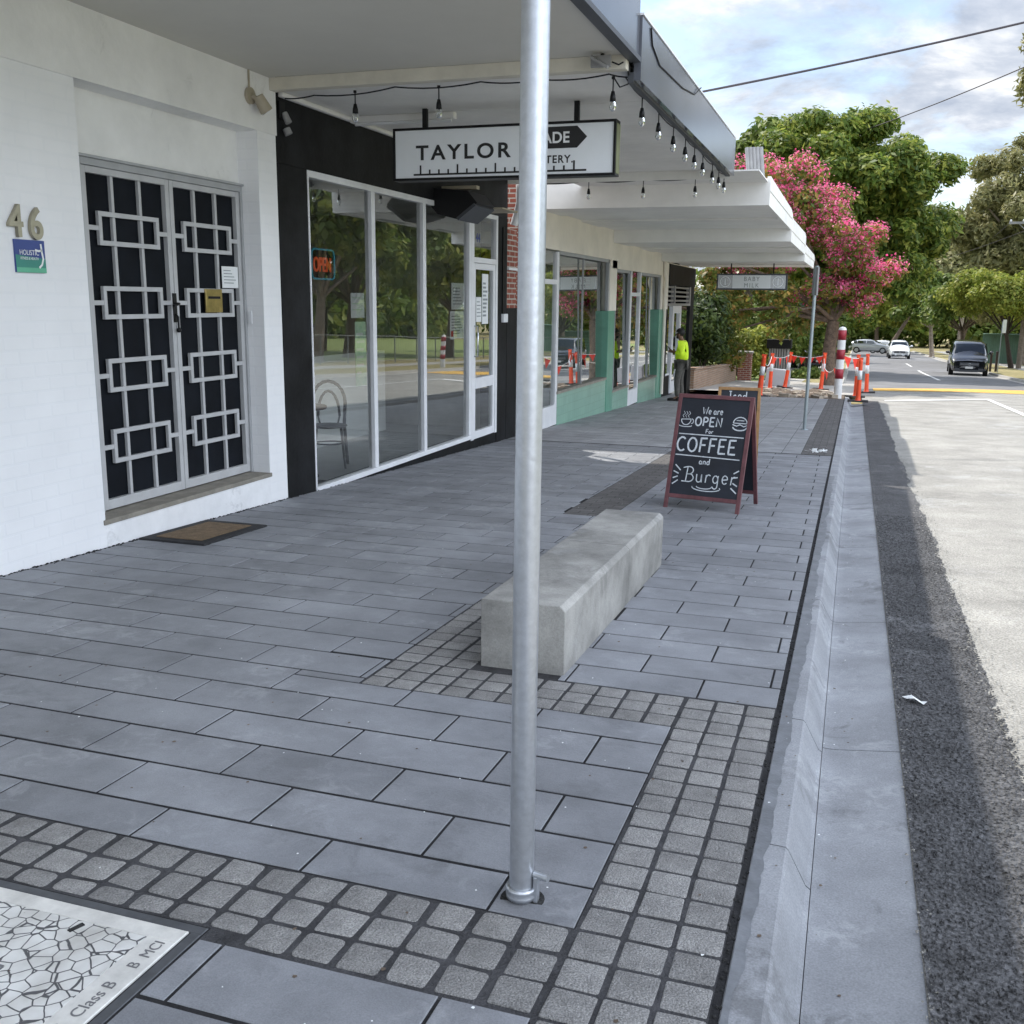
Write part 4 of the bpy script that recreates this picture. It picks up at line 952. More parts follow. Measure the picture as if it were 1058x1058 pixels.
# ---- TAYLOR sign -----------------------------------------------------------
def taylor():
    x0, x1, z0, z1, y = -4.225, -2.105, 1.075, 1.54, 9.02
    t = thing('hanging_sign', 'white hanging light box sign with black lettering, ruler and arrow', 'sign', ((x0 + x1) / 2, 9.1, z0))
    m = MB(); m.box(x0, x1, y, y + .16, z0, z0 + .022); m.box(x0, x1, y, y + .16, z1 - .022, z1); m.box(x0, x0 + .022, y, y + .16, z0 + .022, z1 - .022); m.box(x1 - .022, x1, y, y + .16, z0 + .022, z1 - .022)
    bpart(m, 'frame', 'black_plastic', t, bevel=.003)
    m = MB(); m.box(x0 + .022, x1 - .022, y + .012, y + .148, z0 + .022, z1 - .022); bpart(m, 'panel', 'sign_white', t)
    m = MB(); m.box(x1, x1 + .003, y + .02, y + .155, z0 + .02, z1 - .03); bpart(m, 'side_film', 'olive_edge', t)
    for x in (-3.93, -2.48):
        m = MB(); m.box(x - .022, x + .022, y + .06, y + .10, z1, 1.714); bpart(m, 'bracket', 'black_plastic', t)
    Y = y + .0105
    text_mesh('lettering', 'TAYLOR', 0.178, 'black_letter', t, faceM(-3.995, Y, 1.258), .0008, sx=1.15, spacing=1.28, bold=.004)
    m = MB(); ya = Y - .0012
    m.prism([(-2.98, ya, 1.315), (-2.455, ya, 1.315), (-2.365, ya, 1.405), (-2.455, ya, 1.497), (-2.98, ya, 1.497)], (0, -.001, 0)); bpart(m, 'arrow', 'black_letter', t)
    text_mesh('lettering', 'MADE', 0.130, 'white_letter', t, faceM(-2.875, ya - .0015, 1.362), .0006, sx=.98, spacing=1.04, bold=.003)
    text_mesh('lettering', 'EATERY.', 0.091, 'black_letter', t, faceM(-2.860, Y, 1.193),   .0006, sx=.98, spacing=1.16, bold=.002)
    m = MB(); m.box(-4.02, -2.365, ya - .001, ya, 1.118, 1.134)
    for k in range(18):
        x = -3.95 + k * 0.092
        if x < -2.4: m.box(x - .008, x + .008, ya - .001, ya, 1.134, 1.134 + (.075 if k % 4 == 0 else .035))
    bpart(m, 'ruler_mark', 'black_letter', t)
taylor()
# ---- further hanging sign ---------------------------------------------------
def far_sign():
    y = 28.0; x0, x1, z0, z1 = -3.66, -1.83, .325, .745
    t = thing('hanging_sign', 'grey hanging light box sign under the furthest awning bay', 'sign', (-2.7, y, z0))
    m = MB(); m.box(x0, x1, y, y + .18, z0, z1); bpart(m, 'frame', 'dark_trim', t)
    m = MB(); m.box(x0 + .04, x1 - .04, y - .004, y, z0 + .04, z1 - .04); bpart(m, 'panel', 'sign_white', t)
    for xa, xb in ((x0 + .04, x0 + .42), (x1 - .42, x1 - .04)):
        m = MB(); m.box(xa, xb, y - .007, y - .0045, z0 + .04, z1 - .04); e = bpart(m, 'end_panel', 'car_silver', t)
        c = (xa + xb) / 2; zc = (z0 + z1) / 2; m = MB()
        m.ribbon([(c + .13 * math.cos(a * math.pi / 10), y - .009, zc + .13 * math.sin(a * math.pi / 10)) for a in range(21)], .018, (0, -1, 0))
        m.box(c - .018, c + .018, y - .0095, y - .0085, zc - .09, zc + .09); m.build('bottle_emblem', 'sign_white', e)
    text_mesh('lettering', 'BABY', .16, 'print_grey', t, faceM((x0 + x1) / 2, y - .0055, .555), .0008, 'CENTER', sx=.9, spacing=1.3)
    text_mesh('lettering', 'MILK', .16, 'print_grey', t, faceM((x0 + x1) / 2, y - .0055, .39), .0008, 'CENTER', sx=.9, spacing=1.35)
    for x in (-3.3, -2.2):
        m = MB(); m.box(x - .015, x + .015, y + .07, y + .1, z1, 1.01); bpart(m, 'bracket', 'black_plastic', t)
far_sign()
# ---- festoon lights ---------------------------------------------------------
def festoon(label, anchors, bulbs, r=.006):
    """anchors: points of the cord; bulbs: top points"""
    t = thing('festoon_lights', label, 'string lights', anchors[0])
    pts = []
    for a, b in zip(anchors, anchors[1:]):
        a, b = Vector(a), Vector(b)
        for k in range(6): u = k / 6; p = a.lerp(b, u); p.z -= .035 * (b - a).length * 4 * u * (1 - u); pts.append(p)
    pts.append(Vector(anchors[-1]))
    m = MB(); m.tube(pts, r, 6); bpart(m, 'cord', 'black_plastic', t)
    for (x, y, z) in bulbs:
        m = MB(); m.tube([(x, y, z), (x, y, z - .105)], .0055, 6); m.lathe([(.0, z - .10), (.013, z - .10), (.022, z - .14), (.024, z - .175), (.0, z - .176)], (x, y, 0), 10)
        m.lathe([(.0, .008), (.014, .006), (.014, -.012), (0, -.014)], (x, y, z), 8)
        b = bpart(m, 'bulb', 'black_plastic', t)
        m = MB(); m.lathe([(.020, z - .172), (.027, z - .195), (.026, z - .225), (.014, z - .243), (0, z - .246)], (x, y, 0), 10); m.build('globe', 'bulb_glass', b)
festoon('black festoon cord along the cream beam with three hanging bulbs', [(-4.78, 8.06, 1.66), (-4.5, 8.06, 1.672), (-3.75, 8.06, 1.70), (-3.0, 8.06, 1.70), (-2.5, 8.06, 1.69), (-1.95, 8.06, 1.70), (-1.80, 8.06, 1.67)], [(-4.115, 8.06, 1.685), (-3.36, 8.06, 1.685), (-1.915, 8.06, 1.675)])
festoon('black festoon cord running along the dark awning edge with nine bulbs', [(-1.82, 8.06, 1.67), (-1.82, 9.1, 1.68), (-1.82, 10.6, 1.68), (-1.82, 11.9, 1.67), (-1.82, 13.2, 1.66), (-1.82, 14.15, 1.66)], [(-1.82, y, 1.66) for y in (8.71, 9.45, 10.22, 10.94, 11.56, 12.19, 13.0, 13.6, 14.14)])
festoon('black festoon cord across the far cafe awning end with four bulbs', [(-4.6, 14.19, 1.63), (-3.7, 14.19, 1.63), (-2.9, 14.19, 1.63), (-2.2, 14.19, 1.63), (-1.8, 14.19, 1.64)], [(-4.4, 14.19, 1.62), (-3.675, 14.19, 1.62), (-2.91, 14.19, 1.62), (-2.205, 14.19, 1.62)], r=.015)
m = MB(); m.tube([(-1.79, 8.02, 2.3), (-1.80, 8.02, 2.05), (-1.775, 8.03, 1.95), (-1.80, 8.03, 1.80), (-1.79, 8.05, 1.68)], .012, 6)
m.tube([(-1.77, 8.03, 2.1), (-1.79, 8.03, 1.9), (-1.76, 8.035, 1.75)], .008, 6)
m.tube([(-1.90, 8.03, 1.66), (-1.86, 8.05, 1.60), (-1.80, 8.06, 1.62), (-1.77, 8.07, 1.68)], .006, 6)
tag(set_base(m.build('cable_bundle', 'black_plastic'), (-1.8, 8.03, 1.6)), 'tangled black cables where the two dark fascias meet', 'cable')
m = MB(); m.tube([(-1.694, 8.35, 2.08), (-1.694, 8.42, 1.97), (-1.694, 8.75, 1.89), (-1.694, 9.9, 1.93), (-1.694, 10.6, 2.0), (-1.68, 10.9, 2.118)], .006, 6)
tag(set_base(m.build('loose_cable', 'black_plastic'), (-1.694, 9, 1.9)), 'thin dark cable drooping over the grey cafe fascia', 'cable')

# ================================================================ PAVEMENT THINGS
def pole():
    x, y = -.747, 2.352; z = gz(x, y)
    t = thing('steel_pole', 'galvanised steel pole standing in the near paving', 'pole', (x, y, z))
    m = MB(); m.tube([(x - .0, y, z - .02), (x + .002, y, z + 1.2), (x + .006, y, 1.9)], .0330, 32); bpart(m, 'tube', 'galvanised', t)
    m = MB(); m.lathe([(.0335, .008), (.041, .008), (.042, .018), (.038, .024), (.042, .030), (.041, .040), (.0335, .040)], (x, y, z), 32); bpart(m, 'collar', 'galvanised', t)
    m = MB(); m.box(x + .036, x + .048, y - .012, y + .012, z - .0, z + .075); m.tube([(x + .036, y - .0, z + .078), (x + .078, y - .012, z + .080)], .010, 10); bpart(m, 'locking_pin', 'galvanised', t, bevel=.002)
    m = MB(); m.lathe([(.0, .0008), (.060, .0008), (.066, -.004)], (x + .004, y - .004, z), 22); bpart(m, 'socket', 'joint_gap', t)
pole()
def bench():
    x0, x1, y0, y1 = -1.535, -1.135, 4.16, 6.60
    zt0, zt1 = -1.335, -1.388
    t = thing('concrete_bench', 'long solid grey concrete block bench on the paving', 'bench', (-1.335, 5.4, gz(-1.3, 5.4)))
    for ya, yb, nm in ((y0, 5.52, 'block'), (5.523, y1, 'block')):
        def zt(y): return zt0 + (zt1 - zt0) * (y - y0) / (y1 - y0)
        m = MB(); vs = []
        for y in (ya, yb):
            b = gz(-1.3, y) - .03; ch = .024
            vs += [(x0, y, b), (x1, y, b), (x1, y, zt(y) - ch), (x1 - ch, y, zt(y)), (x0 + ch * .3, y, zt(y)), (x0, y, zt(y) - ch * .3)]
        n = 6
        m.add(vs, [tuple(range(n)), tuple(range(2 * n - 1, n - 1, -1))] + [(i, i + n, (i + 1) % n + n, (i + 1) % n) for i in range(n)])
        o = bpart(m, nm, 'bench_concrete', t, bevel=.004)
bench()
def chalkboard(label, loc, rz, w, h, lean, mats, strokes, legs_ext=.10):
    """A-frame: front panel leaning back; local x right, -y towards the reader"""
    t = thing('sandwich_board', label, 'sandwich board', loc, rz, world=False)
    fr, bo = mats
    def side(sgn, name):
        ax = Vector((1, 0, 0)); up = Vector((0, sgn * -math.sin(lean), math.cos(lean))); nrm = Vector((0, sgn * -math.cos(lean) * 1.0, -math.sin(lean))) if sgn < 0 else Vector((0, math.cos(lean), math.sin(lean)))
        base = Vector((0, sgn * math.sin(lean) * (h), 0))
        nrm = up.cross(ax) if sgn < 0 else ax.cross(up)
        nrm = nrm if nrm.y * sgn > 0 else -nrm
        def P(x, s, d=0): return base + ax * x + up * s + nrm * d
        fw = .036; m = MB()
        def bar(xa, xb, sa, sb, d0=-.012, d1=.012):
            vs = [P(x, s, d) for x in (xa, xb) for s in (sa, sb) for d in (d0, d1)]
            m.add(vs, [(0, 1, 3, 2), (4, 6, 7, 5), (0, 4, 5, 1), (2, 3, 7, 6), (0, 2, 6, 4), (1, 5, 7, 3)])
        bar(-w / 2, -w / 2 + fw, 0, h); bar(w / 2 - fw, w / 2, 0, h); bar(-w / 2 + fw, w / 2 - fw, h - fw, h); bar(-w / 2 + fw, w / 2 - fw, legs_ext, legs_ext + fw)
        o = m.build(name, fr, t, bevel=.003)
        m = MB(); vs = [P(x, s, d) for x in (-w / 2 + fw, w / 2 - fw) for s in (legs_ext + fw, h - fw) for d in (-.006, .004)]
        m.add(vs, [(0, 1, 3, 2), (4, 6, 7, 5), (0, 4, 5, 1), (2, 3, 7, 6), (0, 2, 6, 4), (1, 5, 7, 3)]); b = m.build('board', bo, o)
        return o, P, nrm, b
    o, P, nrm, b = side(-1, 'front_frame')
    m = MB()
    for poly, wd in strokes: m.ribbon([P(x, s, .0055) for x, s in poly], wd, nrm)
    m.build('chalk_lettering', 'chalk', b)
    side(1, 'rear_frame')
    m = MB(); m.tube([(-w / 2, -math.sin(lean) * h * .55, h * .45 * math.cos(lean)), (-w / 2, math.sin(lean) * h * .55, h * .45 * math.cos(lean))], .003, 5); m.build('stay_cord', 'black_plastic', t)
    return t
# hand drawn stroke alphabet in a unit box (x 0..w, y 0..1)
def arc(cx, cy, rx, ry, a0, a1, n=10): return [(cx + rx * math.cos(R(a0 + (a1 - a0) * k / n)), cy + ry * math.sin(R(a0 + (a1 - a0) * k / n))) for k in range(n + 1)]
GL = {'C': (.72, [arc(.40, .5, .36, .5, 50, 310)]), 'O': (.80, [arc(.40, .5, .34, .5, 90, 450, 16)]),
 'F': (.62, [[(.1, 0), (.14, 1)], [(.10, 1), (.62, 1.03)], [(.1, .52), (.52, .54)]]),
 'E': (.66, [[(.1, 0), (.12, 1)], [(.08, 1), (.62, 1.02)], [(.1, .5), (.52, .52)], [(.08, 0), (.64, .0)]]),
 'P': (.66, [[(.1, 0), (.12, 1)], [(.12, 1)] + arc(.3, .74, .3, .27, 80, -90) + [(.12, .46)]]),
 'N': (.80, [[(.1, 0), (.12, 1), (.66, 0), (.68, 1.04)]]),
 'W': (.95, [[(.02, 1), (.25, 0), (.47, .75), (.68, 0), (.95, 1.05)]]),
 'I': (.36, [[(.18, 0), (.18, 1)], [(.02, 1), (.34, 1)], [(.02, 0), (.34, 0)]]),
 'e': (.50, [[(.06, .30), (.42, .34)] + arc(.25, .31, .19, .29, 10, 320)]),
 'a': (.52, [arc(.24, .28, .19, .27, 60, 400), [(.44, .54), (.43, .1), (.54, 0)]]),
 'r': (.42, [[(.08, 0), (.1, .55)], [(.1, .36)] + arc(.28, .36, .16, .2, 150, 40)]),
 'n': (.52, [[(.08, 0), (.08, .55)], [(.08, .36)] + arc(.26, .34, .17, .2, 160, 0) + [(.44, .0)]]),
 'd': (.55, [arc(.24, .28, .19, .27, 40, 380), [(.46, 1.0), (.44, 0)]]),
 'o': (.50, [arc(.25, .28, .19, .27, 90, 450)]),
 'u': (.55, [[(.07, .56), (.08, .2)] + arc(.25, .18, .17, .18, 180, 350) + [(.43, .55)], [(.43, .55), (.46, 0)]]),
 'g': (.55, [arc(.24, .28, .18, .26, 40, 400), [(.43, .55), (.42, -.15)] + arc(.24, -.18, .18, .2, 0, -170)]),
 'c': (.48, [arc(.26, .28, .2, .27, 50, 310)]),
 'B': (.72, [[(.14, -.02), (.2, 1.0)], [(-.12, .92), (.2, 1.02)] + arc(.34, .77, .28, .26, 85, -80) + [(.2, .5)], [(.2, .5)] + arc(.34, .25, .34, .27, 75, -95) + [(-.16, -.02)]])}
def write(S, txt, x, y, h, wd, sx=1.0, sp=.12):
    for ch in txt:
        if ch == ' ': x += .3 * h * sx; continue
        w, st = GL[ch]
        for p in st: S.append(([(x + a * h * sx, y + b * h + random.uniform(-.01, .01) * h) for a, b in p], wd))
        x += (w + sp) * h * sx
S = []
hb = 1.08
write(S, 'We are', -.105, .885, .062, .0085, .82)
write(S, 'OPEN', -.165, .775, .078, .0135, 1.0)
write(S, 'For', -.055, .710, .036, .007, 1.1)
S.append(([(-.30, .692), (.30, .690)], .009))
write(S, 'COFFEE', -.305, .535, .125, .0165, .94)
S.append(([(-.305, .498), (.29, .490)], .009))
write(S, 'and', -.075, .425, .055, .0085, 1.0)
write(S, 'Burger', -.195, .262, .130, .0095, .98)
S.append((arc(.02, .215, .13, .03, 170, 380), .008)); S.append((arc(.0, .225, .07, .02, 180, 360), .008))
for p in (((-.29, .405), (-.235, .355)), ((-.30, .345), (-.25, .325)), ((-.30, .28), (-.255, .30)), ((-.30, .225), (-.25, .265)), ((.255, .365), (.30, .395)), ((.25, .325), (.295, .335)), ((.255, .28), (.30, .255)), ((.245, .235), (.30, .19))): S.append((list(p), .011))
cx, cy = -.25, .83   # steaming cup
S.append((arc(cx, cy - .005, .045, .05, 180, 360), .008)); S.append(([(cx - .045, cy - .005), (cx + .045, cy)], .007)); S.append((arc(cx + .05, cy - .02, .02, .022, 90, -90), .007)); S.append((arc(cx, cy - .06, .06, .012, 180, 360), .007))
for dx in (-.025, .0, .025): S.append(([(cx + dx, cy + .012), (cx + dx - .012, cy + .03), (cx + dx + .008, cy + .05), (cx + dx - .006, cy + .07)], .005))
cx, cy = .25, .82    # burger
S.append((arc(cx, cy, .062, .055, 0, 180), .009)); S.append(([(cx - .062, cy), (cx + .062, cy)], .008)); S.append(([(cx - .068, cy - .014), (cx - .03, cy - .026), (cx, cy - .012), (cx + .035, cy - .028), (cx + .068, cy - .014)], .009)); S.append((arc(cx, cy - .035, .062, .03, 180, 360), .011)); S.append(([(cx - .035, cy + .025), (cx + .035, cy + .025)], .007))
chalkboard('red framed chalkboard sandwich board advertising coffee and burger', (-1.155, 9.25, gz(-1.15, 9.2)), R(-10), .70, 1.06, R(17.0), ('red_timber', 'chalkboard'), S)
S2 = []; write(S2, 'Iced', -.12, .83, .10, .012, .95)
chalkboard('tan framed chalkboard half hidden behind the red framed board', (-1.28, 12.4, gz(-1.3, 12.4)), R(3), .50, .98, R(12.0), ('tan_timber', 'chalkboard'), S2)
# doormat
t = thing('doormat', 'brown coir mat with black rubber border below the barred door', 'doormat', (-4.56, 6.32, gz(-4.5, 6.3)))
m = MB(); slab(m, -4.83, -4.27, 5.90, 6.72, dz=.014, ch=.006); bpart(m, 'border', 'rubber', t)
m = MB(); slab(m, -4.745, -4.355, 5.99, 6.63, dz=.019, ch=.003, dep=-.012); bpart(m, 'pile', 'coir', t)
# scallops of the rubber border
# pit lid
def pit():
    x1, y1 = -1.487, 1.907; x0, y0 = x1 - .98, y1 - .98
    t = thing('pit_lid', 'cast iron telephone pit cover with crazed pattern in the near paving', 'manhole cover', ((x0 + x1) / 2, (y0 + y1) / 2, gz(-2, 1.5)))
    def Q(mb, a, b, c, d, dz, dep=.012, ch=.002): slab(mb, a, b, c, d, dz=dz, ch=ch, dep=dep)
    m = MB(); 
    for r in ((x0 - .05, x1 + .035, y1 + .004, y1 + .034), (x0 - .05, x1 + .035, y0 - .034, y0 - .004), (x1 + .004, x1 + .034, y0 - .004, y1 + .004), (x0 - .034, x0 - .004, y0 - .004, y1 + .004)): Q(m, *r, -.001)
    bpart(m, 'surround', 'frame_dark', t)
    def plate(y0):
        m = MB(); e = .085
        for r in ((x0, x1, y1 - e * .62, y1), (x0, x1, y0, y0 + .02), (x1 - e, x1, y0 + .02, y1 - e * .62), (x0, x0 + e, y0 + .02, y1 - e * .62)): Q(m, *r, .003)
        rim = bpart(m, 'rim', 'lid_rim', t)
        m = MB(); Q(m, x0 + e, x1 - e, y0 + .02, y1 - e * .62, .002); f = bpart(m, 'patterned_plate', 'pit_lid_iron', t)
        return rim
    plate(y0)
    def G(x, y, dz): return Vector((x, y, gz(x, y) + dz))
    Mx = lambda x, y: frame_M(G(x, y, .0040), (0, 1, -SL), (-1, 0, 0))
    text_mesh('lettering', '2006  Class B', 0.044, 'lid_groove', t, Mx(x1 - .024, y1 - .475), .0004, sx=1.0)
    text_mesh('lettering', 'B  MCI', 0.042, 'lid_groove', t, Mx(x1 - .022, y1 - .175), .0004, sx=.95)
    m = MB(); c = G(x1 - .155 - .12, y1 - .085, .0035); m.box(c.x - .020, c.x + .020, c.y - .0065, c.y + .0065, c.z - .004, c.z + .0012, rz=R(70)); bpart(m, 'lifting_slot', 'joint_gap', t)
    m = MB(); slab(m, x1 - .56, x1 - .315, y1 - .52, y1 - .27, dz=.0034, ch=.001); lg = bpart(m, 'badge_plate', 'lid_rim', t)
    m = MB(); 
    cx, cy = x1 - .44, y1 - .40
    ring = [G(cx + .085 * math.cos(a * math.pi / 12), cy + .05 * math.sin(a * math.pi / 12), .0045) for a in range(25)]; m.ribbon(ring, .010, (0, 0, 1)); 
    ring = [G(x1 - .4375 + .118 * sx, y1 - .395 + .121 * sy, .0045) for sx, sy in ((-1, -1), (1, -1), (1, 1), (-1, 1), (-1, -1))]; 
    for a, b in zip(ring, ring[1:]): m.ribbon([a, b], .008, (0, 0, 1))
    m.build('emblem', 'lid_groove', lg)
pit()
# litter
m = MB(); base = Vector((.37, 4.65, roadz(.37, 4.65) + .012))
m.add([base + Vector(v) for v in ((-.05, .03, .004), (-.01, .035, .016), (.03, .0, .004), (.055, -.015, .012), (.04, -.035, .003), (.0, -.012, .018), (-.03, .005, .006))], [(0, 1, 5, 6), (1, 2, 4, 5), (2, 3, 4)])
tag(set_base(m.build('litter', 'paper'), base), 'scrap of white paper on the dark asphalt by the gutter', 'litter')
m = MB(); base = Vector((-.40, 14.35, gz(-.4, 14.35)))
for k in range(9):
    c = base + Vector((random.uniform(-.16, .14), random.uniform(-.08, .08), random.uniform(.02, .06))); a = [c + Vector((random.uniform(-.09, .09), random.uniform(-.06, .06), random.uniform(-.02, .05))) for _ in range(4)]
    m.quad(*a)
tag(set_base(m.build('newspaper', 'paper'), base), 'crumpled white newspaper on the paving against the kerb', 'litter')

# ---- cafe chair and table -----------------------------------------------------
def cafe_chair():
    t = thing('cafe_chair', 'dark bentwood chair standing inside the first cafe window', 'chair', (-5.50, 9.98, -1.86), R(28), world=False)
    m = MB(); m.lathe([(.0, .45), (.19, .45), (.205, .462), (.20, .475), (0, .48)], (0, 0, 0), 20); m.build('seat', 'timber_dark', t)
    for sx, sy in ((-.15, -.14), (.15, -.14)):
        m = MB(); m.tube([(sx * .9, sy * .9, .45), (sx * 1.15, sy * 1.2, .0)], [.016, .012]); m.build('leg', 'timber_dark', t)
    m = MB(); pts = [(-.2, .20, 0), (-.17, .17, .46)] + [(.185 * math.cos(R(180 - 18 * k)), .19 + .05 * math.sin(R(18 * k)), .70 + .24 * math.sin(R(18 * k))) for k in range(11)] + [(.17, .17, .46), (.2, .20, 0)]
    m.tube(pts, .019, 8); m.tube([(.12 * math.cos(R(180 - 18 * k)), .195 + .03 * math.sin(R(18 * k)), .55 + .28 * math.sin(R(18 * k))) for k in range(11)], .015, 8); m.tube([(-.12, .19, .55), (-.10, .15, .47)], .011); m.tube([(.12, .19, .55), (.10, .15, .47)], .011)
    m.build('backrest', 'timber_dark', t)
    m = MB(); m.tube([(.15 * math.cos(a * math.pi / 8), .15 * math.sin(a * math.pi / 8), .27) for a in range(17)], .009, 6); m.build('stretcher', 'timber_dark', t)
cafe_chair()
t = thing('cafe_table', 'round pedestal table beside the bentwood chair inside the cafe', 'table', (-5.50, 9.30, -1.86), world=False)
m = MB(); m.lathe([(0, .72), (.31, .72), (.315, .735), (.31, .75), (0, .752)], (0, 0, 0), 26); m.build('tabletop', 'timber_top', t)
m = MB(); m.lathe([(.03, .72), (.028, .06), (.06, .03)], (0, 0, 0), 14); m.build('column', 'black_plastic', t)
m = MB(); m.lathe([(.06, .04), (.2, .022), (.215, .0)], (0, 0, 0), 20); m.build('base', 'black_plastic', t)

# ---- sign post further along ---------------------------------------------------
x, y = -.743, 18.32; z = gz(x, y)
t = thing('sign_post', 'thin grey street sign post below the white awning corner', 'sign post', (x, y, z))
m = MB(); m.tube([(x, y, z), (x + .015, y, .62)], .03, 14); bpart(m, 'post', 'sign_post_grey', t)
m = MB(); m.box(x - .0, x + .026, y - .14, y + .14, .13, .60, rz=R(18)); bpart(m, 'sign_plate', 'slat_grey', t)
m = MB(); m.lathe([(.07, .0), (.06, .012), (.03, .018)], (x, y, z), 14); bpart(m, 'flange', 'sign_post_grey', t)

# ---- red and white bollards ------------------------------------------------------
def bollard(label, x, y, zt, r, group='red and white banded bollards'):
    z = gz(x, y); t = thing('bollard', label, 'bollard', (x, y, z), group=group)
    n = 7; zs = [z + (zt - z) * k / n for k in range(n + 1)]
    m = MB(); m.tube([(x, y, z - .2), (x, y, zt)], r, 20); m.lathe([(r, zt), (r * .93, zt + r * .4), (r * .6, zt + r * .75), (0, zt + r * .9)], (x, y, 0), 20); bpart(m, 'post', 'bollard_white', t)
    for k in (1, 3, 5) if True else ():
        kk = k + 1 if k < 6 else k
        m = MB(); m.lathe([(r, zs[kk] - .0), (r + .004, zs[kk]), (r + .004, zs[kk + 1] if kk + 1 < len(zs) else zt), (r, zs[kk + 1] if kk + 1 < len(zs) else zt)], (x, y, 0), 20); bpart(m, 'band', 'bollard_red', t)
    return t
bollard('tall red and white banded post at the end of the pavement', -.38, 29.8, -.72, .108)
bollard('red and white banded post across the road on the dry verge', 8.0, 43.0, gz(8, 43) + 1.35, .11)
# ---- orange delineator posts ------------------------------------------------------
def delineator(label, x, y, h, lean=0.0, base=True, r=.062):
    z = gz(x, y); t = thing('delineator_post', label, 'traffic post', (x, y, z), world=False, group='orange plastic delineator posts')
    t.rotation_euler = (0, lean, 0)
    m = MB(); m.lathe([(r * 1.5, .02), (r * 1.1, .06), (r, .15), (r * .8, h - .06), (r * .85, h - .05), (r * .6, h), (0, h + .005)], (0, 0, 0), 14); m.box(-r * .9, r * .9, -.02, .02, h - .01, h + .05); m.build('post', 'cone_orange', t)
    m = MB(); m.lathe([(r * .935, h * .52), (r * .95, h * .52), (r * .89, h * .74), (r * .86, h * .74)], (0, 0, 0), 14); m.build('reflective_band', 'reflective', t)
    if base:
        m = MB(); m.box(-.26, .26, -.2, .2, 0, .035); m.build('base', 'rubber', t, bevel=.01)
    return t
delineator('orange post on a black base standing in the gutter', .16, 28.2, 1.10, 0.0)
delineator('orange post just behind the one in the gutter', .10, 30.6, 1.15, 0.0)
delineator('orange post nearest the road line beside the gutter pair', .42, 33.5, 1.15, R(-2))
delineator('orange post with silver band at the left of the dug up strip', -2.48, 29.3, 1.12, R(4), r=.075)
delineator('second orange post from the left behind the dug up strip', -2.55, 34.0, 1.1, R(1))
delineator('leaning orange post beside the pale concrete block', -2.16, 35.2, 1.15, R(7))
delineator('orange post in front of the pink tree trunk', -.98, 34.6, 1.15, R(3))
# bunting between posts
def bunting(label, pts, n, s=.2):
    t = thing('bunting', label, 'bunting', pts[0], group='red flag bunting around the dug up strip')
    pl = []
    for a, b in zip(pts, pts[1:]):
        a, b = Vector(a), Vector(b)
        for k in range(9): u = k / 8; p = a.lerp(b, u); p.z -= .12 * (b - a).length * 4 * u * (1 - u) * .5; pl.append(p)
    m = MB(); m.tube(pl, .008, 5); bpart(m, 'cord', 'paper', t)
    for k in range(n):
        u = (k + .5) / n * (len(pl) - 1); i = int(u); p = pl[i].lerp(pl[min(i + 1, len(pl) - 1)], u - i); d = (pl[min(i + 1, len(pl) - 1)] - pl[i]); d = d.normalized() if d.length > 0 else Vector((1, 0, 0))
        m = MB(); a = random.uniform(-.25, .25); d = Matrix.Rotation(a, 3, 'Z') @ d; m.add([p - d * s * .55, p + d * s * .55, p + Vector((random.uniform(-.05, .05), random.uniform(-.05, .05), -s))], [(0, 1, 2)]); bpart(m, 'flag', 'flag_red', t)
gp = lambda x, y, h: (x, y, gz(x, y) + h)
bunting('red flags strung from the silver banded post to its neighbours', [gp(-2.42, 29.3, 1.1), gp(-2.55, 34.0, 1.05), gp(-2.05, 35.2, 1.1)], 6, .26)
bunting('red flags strung across the driveway towards the tree', [gp(-2.05, 35.2, 1.1), gp(-.95, 34.6, 1.1)], 4, .24)
bunting('red flags strung from the tree side post to the banded bollard', [gp(-.94, 34.6, 1.1), gp(-.92, 34.4, .75), gp(-.38, 29.9, 1.1)], 4, .30)
bunting('red flags strung from the banded bollard to the gutter posts', [gp(-.30, 29.8, 1.2), gp(.12, 30.5, 1.1)], 2, .32)
# pale concrete block, brick wall, slatted cabinet
t = thing('concrete_block', 'pale grey concrete block behind the leaning orange post', 'block', (-2.5, 37.2, gz(-2.5, 37)))
m = MB(); z = gz(-2.5, 37); m.prism([(-2.95, 36.6, z - .1), (-2.1, 36.6, z - .1), (-2.1, 36.6, z + .55), (-2.9, 36.6, z + .62)], (0, -.5, 0)); bpart(m, 'block', 'barrier_grey', t, bevel=.02)
t = thing('garden_wall', 'low tan brick garden wall beyond the last shop', 'wall', (-4.6, 36.5, gz(-4.6, 36.5)))
m = MB(); m.add([(x, y, gz(x, y) + h) for x, y in ((-4.78, 32.3), (-4.38, 40.6), (-4.60, 40.6), (-5.0, 32.3)) for h in (-.1, .6)], [(0, 2, 3, 1), (2, 4, 5, 3), (4, 6, 7, 5), (6, 0, 1, 7), (1, 3, 5, 7)]); bpart(m, 'wall', 'tan_brick', t)
m = MB(); m.add([(x, y, gz(x, y) + h) for x, y in ((-4.74, 32.3), (-4.34, 40.6), (-4.64, 40.6), (-5.04, 32.3)) for h in (.601, .66)], [(0, 2, 3, 1), (2, 4, 5, 3), (4, 6, 7, 5), (6, 0, 1, 7), (1, 3, 5, 7)]); bpart(m, 'coping', 'tan_brick', t)
t = thing('gate_pier', 'square red brick gate pier at the end of garden wall', 'pier', (-4.1, 41.2, gz(-4.1, 41)))
z = gz(-4.1, 41); m = MB(); m.box(-4.36, -3.86, 41.0, 41.5, z - .1, z + 1.05); bpart(m, 'shaft', 'red_brick', t); m = MB(); m.box(-4.4, -3.82, 40.96, 41.54, z + 1.051, z + 1.12); bpart(m, 'cap', 'light_concrete', t)
